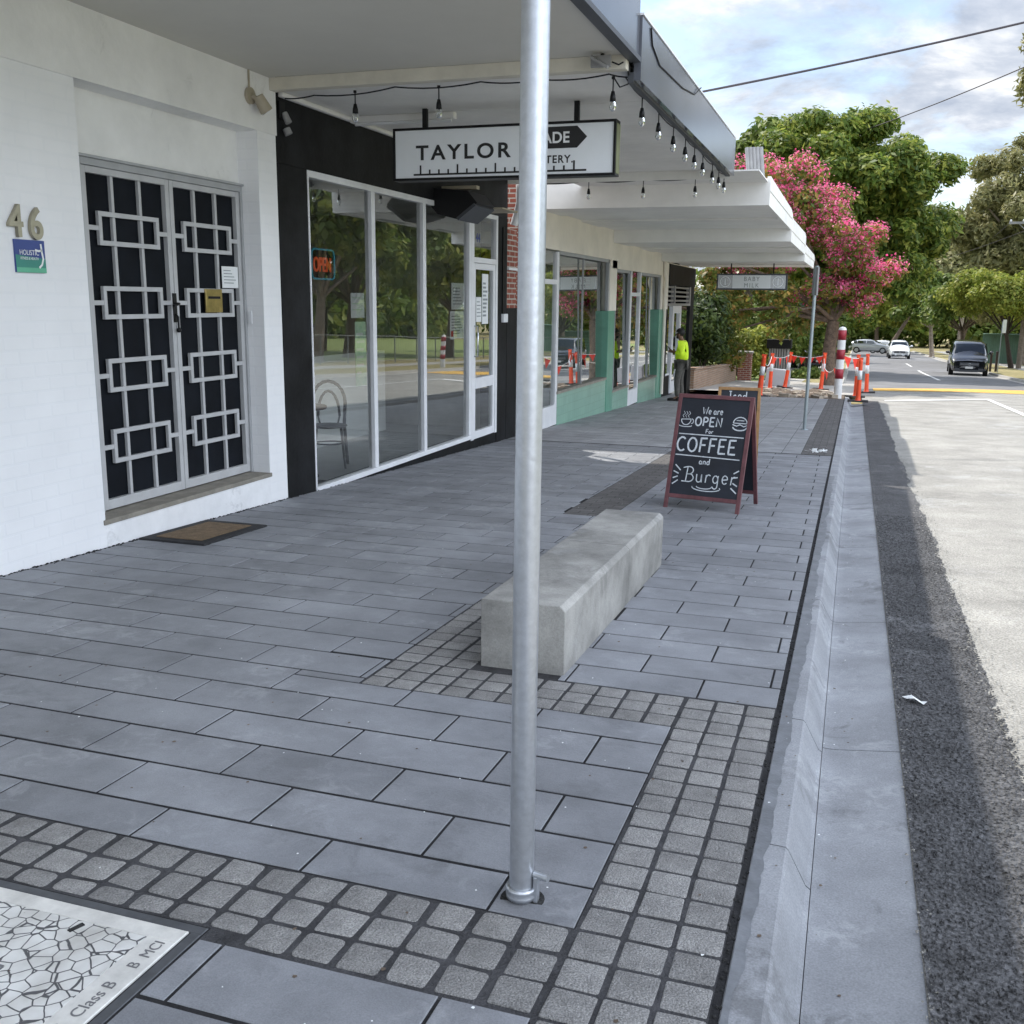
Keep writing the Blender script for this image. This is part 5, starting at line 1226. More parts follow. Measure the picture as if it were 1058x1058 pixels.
t = thing('letterbox', 'dark letterbox set between brick wall and gate pier', 'letterbox', (-4.6, 41.2, z))
m = MB(); m.box(-4.95, -4.45, 41.1, 41.4, z - .1, z + .5); bpart(m, 'stand', 'tan_brick', t); m = MB(); m.box(-4.9, -4.5, 41.05, 41.4, z + .501, z + .95); bpart(m, 'box', 'dark_trim', t)
t = thing('slatted_cabinet', 'grey slatted cabinet with black top beyond the gate pier', 'cabinet', (-2.95, 43, gz(-3, 43)))
z = gz(-3, 43); m = MB()
for k in range(8): m.box(-3.35 + k * .1, -3.28 + k * .1, 43, 43.6, z + .1, z + 1.25)
m.box(-3.38, -2.55, 43.02, 43.58, z, z + .1); bpart(m, 'slat_panel', 'slat_grey', t)
m = MB(); m.box(-3.46, -2.48, 42.95, 43.65, z + 1.25, z + 1.62); bpart(m, 'lid', 'black_plastic', t, bevel=.03)

# ================================================================ PERSON
def skin_mesh(name, verts, edges, radii, m, parent, root=0, sub=2):
    me = bpy.data.meshes.new(name); me.from_pydata([tuple(v) for v in verts], edges, [])
    ob = bpy.data.objects.new(name + '_t', me); COL.objects.link(ob)
    md = ob.modifiers.new('skin', 'SKIN'); md.use_smooth_shade = True
    for i, r in enumerate(radii):
        sv = me.skin_vertices[0].data[i]; sv.radius = r if isinstance(r, (tuple, list)) else (r, r); sv.use_root = (i == root)
    sd = ob.modifiers.new('sub', 'SUBSURF'); sd.levels = sub; sd.render_levels = sub
    bpy.context.view_layer.update()
    dg = bpy.context.evaluated_depsgraph_get(); mm = bpy.data.meshes.new_from_object(ob.evaluated_get(dg))
    bpy.data.objects.remove(ob); mm.name = name; mm.materials.clear(); mm.materials.append(MATS[m])
    mm.polygons.foreach_set('use_smooth', [True] * len(mm.polygons))
    o = bpy.data.objects.new(name, mm); COL.objects.link(o)
    if parent is not None: o.parent = parent
    return o
def worker():
    # local: facing -X, standing at origin, height about 1.78
    gx, gy = -4.10, 25.5
    t = thing('person', 'man in a yellow high visibility shirt looking down at a phone', 'person', (gx, gy, gz(gx, gy)), R(0), world=False)
    P = {'pel': (0, 0, .96), 'sp': (0.0, 0, 1.12), 'ch': (.02, 0, 1.33), 'nk': (-.01, 0, 1.50), 'nk2': (-.045, 0, 1.555), 'hd': (-.075, 0, 1.63), 'hd2': (-.07, 0, 1.71),
         'hl': (0, .095, .93), 'kl': (-.03, .11, .52), 'al': (.03, .11, .10), 'tl': (-.10, .12, .04), 'hr': (0, -.095, .93), 'kr': (-.08, -.11, .52), 'ar': (-.05, -.12, .10), 'tr': (-.19, -.13, .04),
         'sl': (.01, .19, 1.43), 'el': (.05, .25, 1.15), 'wl': (-.17, .17, 1.20), 'sr': (.01, -.19, 1.43), 'er': (.05, -.25, 1.15), 'wr': (-.18, -.13, 1.22)}
    K = list(P); I = {k: i for i, k in enumerate(K)}
    Rd = dict(pel=(.15, .115), sp=(.145, .11), ch=(.165, .115), nk=.065, nk2=.055, hd=(.078, .095), hd2=(.078, .092), hl=.088, kl=.056, al=.038, tl=.034, hr=.088, kr=.056, ar=.038, tr=.034, sl=.06, el=.042, wl=.028, sr=.06, er=.042, wr=.028)
    E = [('pel', 'sp'), ('sp', 'ch'), ('ch', 'nk'), ('nk', 'nk2'), ('nk2', 'hd'), ('hd', 'hd2'), ('pel', 'hl'), ('hl', 'kl'), ('kl', 'al'), ('al', 'tl'), ('pel', 'hr'), ('hr', 'kr'), ('kr', 'ar'), ('ar', 'tr'), ('ch', 'sl'), ('sl', 'el'), ('el', 'wl'), ('ch', 'sr'), ('sr', 'er'), ('er', 'wr')]
    vs = [P[k] for k in K]; ed = [(I[a], I[b]) for a, b in E]; rd = [Rd[k] for k in K]
    # hands: palm and fingers on both wrists
    for s, wk in ((1, 'wl'), (-1, 'wr')):
        w = Vector(P[wk]); d = Vector((-1, -.25 * s, .15)).normalized(); sd_ = Vector((0, 0, 1)).cross(d).normalized(); up = Vector((0, 0, 1))
        pi = len(vs); vs.append(tuple(w + d * .055)); rd.append((.022, .036)); ed.append((I[wk], pi))
        for k, (off, ln) in enumerate(((-.027, .060), (-.009, .070), (.009, .066), (.027, .052))):
            a = w + d * .085 + up * off * .9; b = a + d * ln * .5 - sd_ * s * .012; c = b + d * ln * .3 - sd_ * s * .03
            n0 = len(vs); vs += [tuple(a), tuple(b), tuple(c)]; rd += [.0095, .0088, .0075]; ed += [(pi, n0), (n0, n0 + 1), (n0 + 1, n0 + 2)]
        a = w + d * .05 + up * .04 - sd_ * s * .015; b = a + d * .035 + up * .02 - sd_ * s * .02; n0 = len(vs); vs += [tuple(a), tuple(b)]; rd += [.011, .0085]; ed += [(pi, n0), (n0, n0 + 1)]
    body = skin_mesh('body', vs, ed, rd, 'skin_tone', t, 0, 2)
    # face: nose, brow, ears, eyes
    m = MB(); m.sphere((-.168, 0, 1.635), .017, 8, 6, (1.3, .8, 1.3)); m.sphere((-.155, 0, 1.60), .018, 8, 6, (.7, 1.3, .5)); m.sphere((-.075, .085, 1.64), .028, 8, 6, (.8, .4, 1.2)); m.sphere((-.075, -.085, 1.64), .028, 8, 6, (.8, .4, 1.2)); m.build('facial_feature', 'skin_tone', body)
    m = MB(); m.sphere((-.150, .032, 1.665), .011, 8, 5); m.sphere((-.150, -.032, 1.665), .011, 8, 5); m.build('eyes', 'hair_black', body)
    # hair cap
    m = MB(); m.sphere((-.055, 0, 1.700), .108, 16, 10, (1.08, .92, 1.0)); h = m.build('hair', 'hair_black', t)
    bm = bmesh.new(); bm.from_mesh(h.data)
    bmesh.ops.delete(bm, geom=[v for v in bm.verts if v.co.z < 1.60 or (v.co.x < -.11 and v.co.z < 1.70)], context='VERTS'); bm.to_mesh(h.data); bm.free()
    # beard
    m = MB(); m.sphere((-.115, 0, 1.575), .058, 12, 8, (.8, 1.0, .6)); m.build('beard', 'hair_black', t)
    sk = ['pel2', 'sp', 'ch', 'nk', 'sl', 'el', 'wl2', 'sr', 'er', 'wr2']; Q = dict(P); Q['pel2'] = (.0, 0, .99); Q['wl2'] = (-.13, .18, 1.19); Q['wr2'] = (-.14, -.15, 1.21)
    r = dict(pel2=(.19, .165), sp=(.19, .165), ch=(.20, .165), nk=.078, sl=.095, el=.078, wl2=.055, sr=.095, er=.078, wr2=.055); j = {k: i for i, k in enumerate(sk)}
    skin_mesh('shirt', [Q[k] for k in sk], [(j[a], j[b]) for a, b in (('pel2', 'sp'), ('sp', 'ch'), ('ch', 'nk'), ('ch', 'sl'), ('sl', 'el'), ('el', 'wl2'), ('ch', 'sr'), ('sr', 'er'), ('er', 'wr2'))], [r[k] for k in sk], 'hivis', t, 0, 2)
    sk = ['pel3', 'hl', 'kl', 'al', 'hr', 'kr', 'ar']; Q['pel3'] = (.0, 0, .97); j = {k: i for i, k in enumerate(sk)}
    r = dict(pel3=(.165, .13), hl=.105, kl=.082, al=.066, hr=.105, kr=.082, ar=.066)
    skin_mesh('trousers', [Q[k] for k in sk], [(j[a], j[b]) for a, b in (('pel3', 'hl'), ('hl', 'kl'), ('kl', 'al'), ('pel3', 'hr'), ('hr', 'kr'), ('kr', 'ar'))], [r[k] for k in sk], 'trouser', t, 0, 2)
    for a, b in (('al', 'tl'), ('ar', 'tr')):
        A = Vector(P[a]); B = Vector(P[b]); m = MB(); m.sphere((A.x + .02, A.y, .06), .06, 10, 7, (1, .85, 1.0)); m.sphere((B.x, B.y, .045), .055, 10, 7, (2.0, .9, .8)); m.box(B.x - .10, A.x + .07, A.y - .045, A.y + .045, 0.0, .025); m.build('boot', 'boot', t)
    ph = Vector((gx - .30, gy + .02, gz(gx, gy) + 1.27)); m = MB(); m.box(-.006, .006, -.05, .05, -.085, .085); o = m.build('phone', 'black_plastic', None, bevel=.004); o.location = ph; o.rotation_euler = (0, R(-35), 0)
    tag(o, 'dark phone held up by the man in the yellow shirt', 'phone')
worker()

# ================================================================ VEHICLES
def car(name, label, cat, loc, rz, L, Wd, H, paint, kind='suv', group=None):
    """built pointing to -Y (towards the camera) in local space"""
    t = thing(name, label, cat, loc, rz, world=False, group=group)
    hw = Wd / 2
    if kind == 'van':   # (y along car, half width low, z bottom, z belt, half width roof, z roof)
        st = [(-L / 2, .80, .34, .80, .60, .84), (-L / 2 + .12, .94, .22, .92, .74, .97), (-L / 2 + .85, 1.0, .20, 1.05, .84, 1.13), (-L / 2 + 1.55, 1.0, .20, 1.12, .78, H - .12), (-L / 2 + 2.1, 1.0, .20, 1.12, .82, H - .01), (0.6, 1.0, .20, 1.12, .83, H), (L / 2 - .25, 1.0, .22, 1.12, .82, H - .03), (L / 2 - .04, .97, .30, 1.1, .80, H - .12)]
        wst = (-L / 2 + .86, -L / 2 + 1.53)
    else:
        st = [(-L / 2, .74, .36, .72, .60, .76), (-L / 2 + .14, .93, .24, .86, .76, .90), (-L / 2 + 1.15, 1.0, .22, .98, .86, 1.03), (-L / 2 + 1.85, 1.0, .22, 1.0, .70, H - .10), (-L / 2 + 2.4, 1.0, .22, 1.02, .72, H), (L / 2 - 1.0, 1.0, .22, 1.04, .72, H - .03), (L / 2 - .35, .98, .26, 1.04, .70, H - .22), (L / 2 - .02, .92, .34, .98, .70, 1.04)]
        wst = (-L / 2 + 1.18, -L / 2 + 1.83)
    m = MB(); rings = []
    for y, k, zb, zw, kr, zr in st:
        a = hw * k; r = hw * kr; zm = zb + (zw - zb) * .45
        half = [(0, zb), (a * .86, zb), (a * .97, zb + .10), (a, zm), (a * .985, zw - .03), (a * .95, zw), (r + .02, zr - .10 if zr - zw > .2 else zr - .02), (r * .86, zr - .015), (0, zr + .015)]
        rings.append([(x, y, z) for x, z in half] + [(-x, y, z) for x, z in half[-2:0:-1]])
    n = len(rings[0]); m.sm = True
    m.add([p for r in rings for p in r], [(i * n + k, i * n + (k + 1) % n, (i + 1) * n + (k + 1) % n, (i + 1) * n + k) for i in range(len(rings) - 1) for k in range(n)] + [tuple(range(n)), tuple((len(rings) - 1) * n + k for k in range(n - 1, -1, -1))])
    body = m.build('body', paint, t, sub=1)
    # windscreen & side glass
    ya, yb = wst; i0 = [s for s in st if s[0] <= ya + .05][-1]; i1 = [s for s in st if s[0] >= yb - .05][0]
    zl, zh = i0[5] + .02, i1[5] - .07; wl, wh = hw * .80, hw * (i1[4] - .05)
    def off(y, z): return (y - .035, z + .02)
    g = MB(); g.add([(-wl, ya - .02, zl + .03), (wl, ya - .02, zl + .03), (wh, yb - .05, zh + .02), (-wh, yb - .05, zh + .02)], [(0, 1, 2, 3)]); g.build('windscreen', 'car_glass', t)
    for s in (-1, 1):
        ye = st[-2][0]; zt = H - .16; zb_ = (1.10 if kind == 'van' else 1.02) + .05
        r = hw * (.83 if kind == 'van' else .72) + .035; a = hw * .965
        nspan = 3; y_s = [yb - .25, yb + .75, yb + 1.7, ye - .1]
        for q in range(3):
            g = MB(); yy0, yy1 = y_s[q] + .04, y_s[q + 1] - .04; top0 = yy0 + (.30 if q == 0 else 0)
            g.add([(s * a, yy0, zb_), (s * a, yy1, zb_), (s * r, yy1, zt), (s * r, top0, zt)], [(0, 1, 2, 3)]); g.build('side_window', 'car_glass', t)
        for yy in (-L / 2 + .85, L / 2 - .85):
            w = MB(); rr = .33; w.tube([(s * (hw - .22), yy, rr), (s * (hw + .01), yy, rr)], rr, 22); wh_ = w.build('wheel', 'tyre', t)
            w = MB(); w.tube([(s * (hw + .0), yy, rr), (s * (hw + .018), yy, rr)], rr * .64, 16); w.build('rim', 'rim', wh_)
        w = MB(); yf = -L / 2 + .07; zc = .78 if kind == 'van' else .72
        w.prism([(s * hw * .52, yf - .03, zc - .08), (s * hw * .88, yf + .10, zc - .05), (s * hw * .90, yf + .14, zc + .12), (s * hw * .56, yf + .0, zc + .05)], (0, -.06, 0)); w.build('headlight', 'lamp_lens', t)
        w = MB(); w.sphere((s * (hw + .13), yb - .25, zb_ + .08), .11, 10, 7, (1, .55, .8)); w.tube([(s * (hw - .05), yb - .22, zb_), (s * (hw + .08), yb - .24, zb_ + .05)], .03); w.build('mirror', paint, t)
        w = MB(); w.box(s * hw * .6 - .12, s * hw * .6 + .12, -L / 2 - .02, -L / 2 + .2, .34, .44); w.build('fog_lamp', 'dark_trim', t)
    w = MB(); w.box(-hw * .5, hw * .5, -L / 2 - .025, -L / 2 + .1, .56, .74); w.build('grille', 'dark_trim', t, bevel=.02)
    w = MB(); w.box(-hw * .46, hw * .46, -L / 2 - .032, -L / 2 - .02, .64, .66); w.lathe([(.0, -.001), (.07, 0), (.07, .01), (.05, .01), (.05, 0)], (0, 0, 0), 14); 
    w = MB(); w.box(-hw * .46, hw * .46, -L / 2 - .034, -L / 2 - .02, .645, .662); w.tube([(.06 * math.cos(a * math.pi / 7), -L / 2 - .04, .65 + .06 * math.sin(a * math.pi / 7)) for a in range(15)], .010, 5); w.build('grille_trim', 'chrome', t)
    w = MB(); w.box(-.19, .19, -L / 2 - .045, -L / 2 - .01, .42, .53); w.build('number_plate', 'plate_white', t)
    w = MB(); w.box(-hw * .72, hw * .72, -L / 2 - .01, -L / 2 + .25, .26, .36); w.build('lower_intake', 'dark_trim', t)
    if kind == 'van':
        for s in (-.35, .25):
            w = MB(); w.tube([(s, -L / 2 + .84, 1.17), (s + .42, -L / 2 + .93, 1.24)], .012, 5); w.build('wiper', 'black_plastic', t)
    return t
car('van', 'black people mover van parked on the right side of the road', 'van', (6.0, 62.3, gz(6, 62) - .05), R(-3), 4.9, 1.93, 1.86, 'car_black', 'van')
car('suv', 'white suv driving towards the camera in mid road', 'car', (3.78, 101, gz(3.8, 101) - .04), R(1), 4.5, 1.86, 1.66, 'car_white')
car('suv', 'dark red car parked in shade beyond the slatted cabinet', 'car', (-2.35, 60, gz(-2.3, 60) + .15), R(14), 4.5, 1.86, 1.75, 'car_red')
car('parked_car', 'silver car side on at the far end of the street, left of white suv', 'car', (1.55, 118, gz(1, 118) + .1), R(82), 4.4, 1.8, 1.5, 'car_silver')
car('parked_car', 'white car nose out at the far end beyond the silver car', 'car', (3.4, 124, gz(3, 124)), R(70), 4.3, 1.8, 1.5, 'car_white')

# ================================================================ TREES
def leaves(name, m, clumps, n, size, parent, up=.35, elong=1.7, shell=.55, jit=.13):
    """clumps: (cx,cy,cz,rx,ry,rz). many small leaf faces near the surface of every clump"""
    C_ = np.array(clumps, float); vol = (C_[:, 3] * C_[:, 4] * C_[:, 5]) ** (2 / 3); pr = vol / vol.sum()
    idx = RNG.choice(len(C_), n, p=pr)
    d = RNG.normal(size=(n, 3)); d /= np.linalg.norm(d, axis=1)[:, None]
    rad = shell + (1 - shell) * RNG.random(n) ** .6; rad += RNG.normal(0, jit, n)
    P = C_[idx, :3] + d * rad[:, None] * C_[idx, 3:6]
    nrm = d + RNG.normal(0, .55, (n, 3)) + np.array([0, 0, up]); nrm /= np.linalg.norm(nrm, axis=1)[:, None]
    a = RNG.normal(size=(n, 3)); a -= nrm * (a * nrm).sum(1)[:, None]; a /= np.linalg.norm(a, axis=1)[:, None]
    b = np.cross(nrm, a); s = size * RNG.uniform(.55, 1.35, n)[:, None]
    a = a * s * elong * .5; b = b * s * .5
    dr = np.array([0, 0, -1]) * s * .18
    V = np.stack([P - a, P - b * .9 + dr * 0, P + a + dr, P + b * .9], 1).reshape(-1, 3)
    if parent is not None and parent.get('_o') is not None: V = V - np.array(list(parent['_o']))
    me = bpy.data.meshes.new(name); me.vertices.add(4 * n); me.vertices.foreach_set('co', V.ravel())
    me.loops.add(4 * n); me.loops.foreach_set('vertex_index', np.arange(4 * n, dtype=np.int32)); me.polygons.add(n)
    me.polygons.foreach_set('loop_start', np.arange(0, 4 * n, 4, dtype=np.int32)); me.update(); me.validate()
    me.materials.append(MATS[m]); o = bpy.data.objects.new(name, me); COL.objects.link(o)
    if parent is not None: o.parent = parent
    return o
def crown_clumps(c, r, n, k=.30, flat=.75, seed=0, bottom=-.55):
    rg = random.Random(seed); out = []
    while len(out) < n:
        d = Vector((rg.gauss(0, 1), rg.gauss(0, 1), rg.gauss(0, 1))).normalized()
        if d.z < bottom: continue
        q = rg.uniform(.35, 1.0); s = rg.uniform(.55, 1.35)
        rr = k * (r[0] + r[1] + r[2]) / 3 * s
        out.append((c[0] + d.x * r[0] * q, c[1] + d.y * r[1] * q, c[2] + d.z * r[2] * q, rr, rr, rr * flat))
    return out
def tree(name, label, base, h_trunk, r_trunk, crown_c, crown_r, nclump, nleaf, lsize, lm, bark, seed, group=None, extra=None, lean=(0, 0), k=.30, cat='tree', bottom=-.55, flat=.75, up=.35, elong=1.7):
    rg = random.Random(seed); t = thing(name, label, cat, base, group=group)
    B = Vector(base); top = Vector((crown_c[0], crown_c[1], base[2] + h_trunk))
    cl = crown_clumps(crown_c, crown_r, nclump, k, flat, seed, bottom)
    m = MB(); mid = B.lerp(top, .5) + Vector((lean[0], lean[1], 0))
    m.tube([B - Vector((0, 0, .2)), B + Vector((0, 0, .12)), B.lerp(mid, .5) + Vector((lean[0] * .3, 0, 0)), mid, top], [r_trunk * 1.5, r_trunk * 1.12, r_trunk, r_trunk * .88, r_trunk * .7], 12)
    trunk = bpart(m, 'trunk', bark, t)
    m = MB()
    for q in rg.sample(cl, min(len(cl), 14)):
        e = Vector(q[:3]); s = top.lerp(B, rg.uniform(0, .12)); c1 = s.lerp(e, .45) + Vector((rg.uniform(-.3, .3), rg.uniform(-.3, .3), rg.uniform(.0, .5)))
        m.tube([s, c1, e], [r_trunk * .42, r_trunk * .26, r_trunk * .08], 7)
    m.build('limbs', bark, trunk)
    leaves('crown', lm, cl, nleaf, lsize, t, up=up + .3, elong=elong)
    if extra:
        for nm, mm, nn, ss, sel in extra:
            leaves(nm, mm, [c for c in cl if sel(c)], nn, ss, t, up=.6, elong=1.1, shell=.80)
    return t
# pink crepe myrtle
x, y = -.88, 39.0
def myrtle():
    x, y = -.88, 39.0; b = (x, y, gz(x, y)); t = thing('crepe_myrtle', 'crepe myrtle tree covered in pink blossom beside the path', 'tree', b)
    m = MB(); B = Vector(b); fork = B + Vector((.05, 0, 2.3))
    m.tube([B - Vector((0, 0, .2)), B + Vector((0, 0, .1)), B + Vector((-.03, 0, 1.2)), fork], [.36, .27, .23, .21], 12); tr = bpart(m, 'trunk', 'bark', t)
    cl = []
    rg = random.Random(5)
    for (cx, cz, r, n) in ((-3.3, 4.1, 1.6, 12), (-2.3, 3.4, 1.6, 12), (-1.0, 2.6, 1.6, 12), (.0, 1.5, 1.2, 10), (-1.8, 1.4, 1.8, 12), (-3.4, 1.7, 1.9, 12), (-4.6, 2.2, 1.6, 10), (-4.2, .2, 1.3, 7), (-2.6, -.1, 1.3, 7), (-.6, .2, 1.3, 8), (.25, .9, .9, 5), (.0, .1, .8, 3), (-4.9, -.3, 1.2, 5)):
        for k in range(int(n * 1.8)):
            d = Vector((rg.gauss(0, 1), rg.gauss(0, 1), rg.gauss(0, 1))).normalized() * rg.uniform(.35, 1.12)
            s = rg.uniform(.26, .50); cl.append((cx + d.x * r, y + d.y * r * 1.25, cz + d.z * r * .85, s, s, s * .8))
    m = MB()
    for q in rg.sample(cl, 22):
        e = Vector(q[:3]); c1 = fork.lerp(e, .4) + Vector((0, 0, .4)); m.tube([fork, c1, e], [.10, .06, .02], 7)
    m.build('limbs', 'bark', tr)
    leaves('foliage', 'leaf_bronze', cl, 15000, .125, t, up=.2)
    fl = [c for c in cl if (c[2] > 1.0 or c[0] > -1.6 or rg.random() < .22) and (c[2] > -.1 or rg.random() < .5)]
    fl = [(c[0], c[1], c[2] + .12, c[3] * .98, c[4] * .98, c[5] * .95) for c in fl if rg.random() < .88]
    leaves('blossom', 'petal_pink', fl, 23000, .075, t, up=.5, elong=1.15, shell=.65, jit=.20)
myrtle()
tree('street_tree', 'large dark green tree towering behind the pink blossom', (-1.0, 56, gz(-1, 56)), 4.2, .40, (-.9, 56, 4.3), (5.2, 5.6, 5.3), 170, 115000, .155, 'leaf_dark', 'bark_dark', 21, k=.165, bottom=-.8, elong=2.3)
tree('street_tree', 'pale topped tree behind the dark green one at far left', (-6.8, 66, gz(-6.8, 66)), 5, .35, (-6.6, 66, 6.6), (3.4, 3.4, 4.0), 26, 9000, .30, 'leaf_mid', 'bark_dark', 22)
tree('gum_tree', 'tall olive gum tree at the right edge behind the street tree', (12.5, 86, gz(12, 86)), 8, .5, (12.2, 86, 5.4), (6.0, 6.0, 7.2), 120, 70000, .19, 'leaf_olive', 'bark_pale', 23, k=.17, bottom=-.8, flat=.9, up=-.1, elong=2.6)
tree('gum_tree', 'second olive gum whose crown enters at the top right', (13.2, 72, gz(13, 72)), 12, .4, (11.9, 72, 13.4), (3.9, 4, 4.2), 60, 30000, .20, 'leaf_olive', 'bark_pale', 24, k=.26, flat=.9, up=-.1, elong=2.6)
tree('verge_tree', 'yellow green street tree on the right verge before the green fence', (9.9, 75, gz(9.9, 75) ), 2.3, .16, (9.4, 75, .45), (3.9, 3.4, 2.1), 36, 26000, .15, 'leaf_lime', 'bark_dark', 25, k=.30, extra=None)
FT = 'trees lining the far street'
tree('verge_tree', 'green tree on the right verge just beyond the black van', (8.6, 92, gz(8.6, 92)), 2.6, .2, (8.2, 92, -.3), (3.6, 3.4, 2.6), 26, 9000, .28, 'leaf_mid', 'bark', 26, FT)
tree('verge_tree', 'tree with pale trunk in line behind the white suv', (7.4, 112, gz(7.4, 112)), 3.2, .22, (7.0, 112, .2), (4.2, 4, 3.6), 28, 9000, .34, 'leaf_mid', 'bark_pale', 27, FT)
tree('verge_tree', 'broad light green tree closing the end of the street', (2.6, 142, gz(2.6, 142)), 3, .3, (2.4, 142, -.6), (6.5, 4, 4.2), 36, 10000, .40, 'leaf_lime', 'bark', 28, FT)
tree('verge_tree', 'dark bushy tree left of the far silver car', (-2.4, 112, gz(-2.4, 112)), 2.4, .25, (-2.6, 112, -.8), (4.0, 4, 3.6), 28, 9000, .34, 'leaf_dark', 'bark_dark', 29, FT)
tree('verge_tree', 'mid green tree under the right side of dark tree crown', (3.4, 128, gz(3, 128)), 4, .25, (5.6, 130, 2.6), (5.0, 4, 4.4), 32, 10000, .36, 'leaf_mid', 'bark', 30, FT)
tree('verge_tree', 'tall grey green tree filling the gap below the gum', (11.0, 125, gz(11, 125)), 5, .3, (11, 125, 3.8), (6.0, 5, 6.0), 36, 11000, .38, 'leaf_olive', 'bark_pale', 31, FT)
tree('verge_tree', 'leafy tree left of the dark tree trunk along the footpath', (-5.2, 84, gz(-5, 84)), 2.4, .25, (-5.0, 84, -.3), (4.2, 4, 3.4), 30, 9000, .30, 'leaf_mid', 'bark', 32, FT)
tree('verge_tree', 'far dark tree closing the left side of street end', (-9, 150, gz(-9, 150)), 4, .3, (-8, 150, 1.0), (8, 5, 6.5), 36, 9000, .45, 'leaf_dark', 'bark', 33, FT)
tree('verge_tree', 'far tree closing the right side of the street end', (14, 160, gz(14, 160)), 4, .3, (15, 160, 2.0), (9, 5, 7.5), 40, 10000, .45, 'leaf_mid', 'bark', 34, FT)
def wood(name, label, spec, n, size, m, seed):
    rg = random.Random(seed); cl = []
    for (x0, y0, x1, y1, h, cnt) in spec:
        for k in range(cnt):
            u = rg.random(); x = x0 + (x1 - x0) * u + rg.uniform(-4, 4); y = y0 + (y1 - y0) * u + rg.uniform(-4, 4); hh = h * rg.uniform(.55, 1.1); r = rg.uniform(2.0, 4.0)
            z = rg.uniform(0.0, 1.0); cl.append((x, y, gz(0, y) + r * .3 + z * (hh - r), r, r, r * .85))
    o = leaves(name, m, cl, n, size, None, up=.3); o['kind'] = 'stuff'; o['label'] = label; o['category'] = 'wood'
wood('distant_wood', 'far off belt of trees closing the view at the end of street', [(-70, 175, 45, 180, 12, 190), (-60, 205, 90, 190, 17, 150), (-45, 60, -70, 175, 10, 90)], 52000, .75, 'leaf_mid', 71)
wood('park_wood', 'belt of dark trees along the far side of the park', [(60, -10, 62, 175, 13, 230)], 26000, .85, 'leaf_dark', 72)
# shrubs on the left
def shrub(label, c, r, n, size, lm, seed, ncl=16, name='shrub'):
    b = (c[0], c[1], gz(c[0], c[1])); t = thing(name, label, 'shrub', b); cl = crown_clumps(c, r, ncl, .38, .85, seed, -.9)
    m = MB(); rg = random.Random(seed)
    for k in range(6): e = Vector(rg.choice(cl)[:3]); m.tube([Vector(b), Vector(b).lerp(e, .5) + Vector((rg.uniform(-.1, .1), 0, .1)), e], [.04, .03, .01], 6)
    bpart(m, 'stem', 'bark_dark', t); leaves('foliage', lm, cl, n, size, t)
    return t
shrub('tall dark shrub behind the brick garden wall under the pink tree', (-5.25, 35.5, -1.2), (.95, 1.8, 1.7), 9000, .11, 'leaf_hedge', 41, 24)
shrub('dense shrub with reddish leaves below the far sign', (-5.6, 39.5, -.7), (1.5, 1.6, 1.9), 9000, .12, 'leaf_bronze', 42, 22)
shrub('bright feathery green shrub above the gate pier', (-4.6, 43.6, -1.9), (1.3, 1.3, 1.1), 7000, .12, 'leaf_lime', 43, 18)
shrub('mid green bush behind the slatted cabinet', (-3.9, 47.5, -1.5), (1.6, 1.5, 1.3), 7000, .13, 'leaf_mid', 44, 18)
shrub('light green bush left of the pink tree trunk', (-2.3, 50.5, -1.6), (1.7, 1.5, 1.3), 7000, .13, 'leaf_mid', 45, 18)
shrub('dark bush behind the dark red car', (-3.4, 64, -2.0), (3.0, 1.8, 2.4), 7000, .18, 'leaf_hedge', 46, 22)
shrub('low ground cover below the slatted cabinet', (-2.3, 46.0, -3.0), (.9, .8, .45), 3000, .10, 'leaf_mid', 47, 10)
# trees of the park opposite (mirrored in the shop windows)
PT = 'park trees opposite the shops'
for k, (x, y, h, r, lm, bk, lab) in enumerate(((15.5, 33, 5.6, 4.6, 'leaf_mid', 'bark', 'park tree nearest the camera across the road'), (14.2, 42.5, 6.5, 4.4, 'leaf_dark', 'bark_pale', 'pale trunked park tree mirrored in the first cafe window'), (17.5, 52, 7, 5.5, 'leaf_mid', 'bark', 'park tree mirrored in the middle cafe window'), (15.5, 62, 6, 5.0, 'leaf_lime', 'bark', 'bright park tree mirrored in third cafe window'), (24, 45, 7, 6.5, 'leaf_dark', 'bark_dark', 'dark park tree standing further back on the lawn'), (27, 66, 7, 7, 'leaf_dark', 'bark_dark', 'distant park tree at the back of the lawn'))):
    tree('park_tree', lab, (x, y, gz(x, y)), 3.2, .30, (x - .3, y, gz(x, y) + h), (r, r, r * .75), 30, 9000, .30, lm, bk, 60 + k, PT)
def park_fence():
    t = thing('park_fence', 'galvanised rail and mesh fence along the park across the road', 'fence', (12.6, 40, gz(12, 40)))
    for k in range(26):
        y = 14 + k * 2.6; z = gz(12.6, y); m = MB(); m.tube([(12.6, y, z - .1), (12.6, y, z + 1.3)], .035, 8); bpart(m, 'post', 'galv_mesh', t)
    m = MB(); m.tube([(12.6, y, gz(12.6, y) + 1.28) for y in range(14, 80, 3)], .022, 6); m.tube([(12.6, y, gz(12.6, y) + .1) for y in range(14, 80, 3)], .015, 6); bpart(m, 'rail', 'galv_mesh', t)
    m = MB()
    for y in range(14 * 5, 79 * 5): m.tube([(12.6, y / 5, gz(12.6, y / 5) + .1), (12.6, y / 5, gz(12.6, y / 5) + 1.28)], .004, 3, cap=False)
    bpart(m, 'mesh_wire', 'galv_mesh', t)
park_fence()
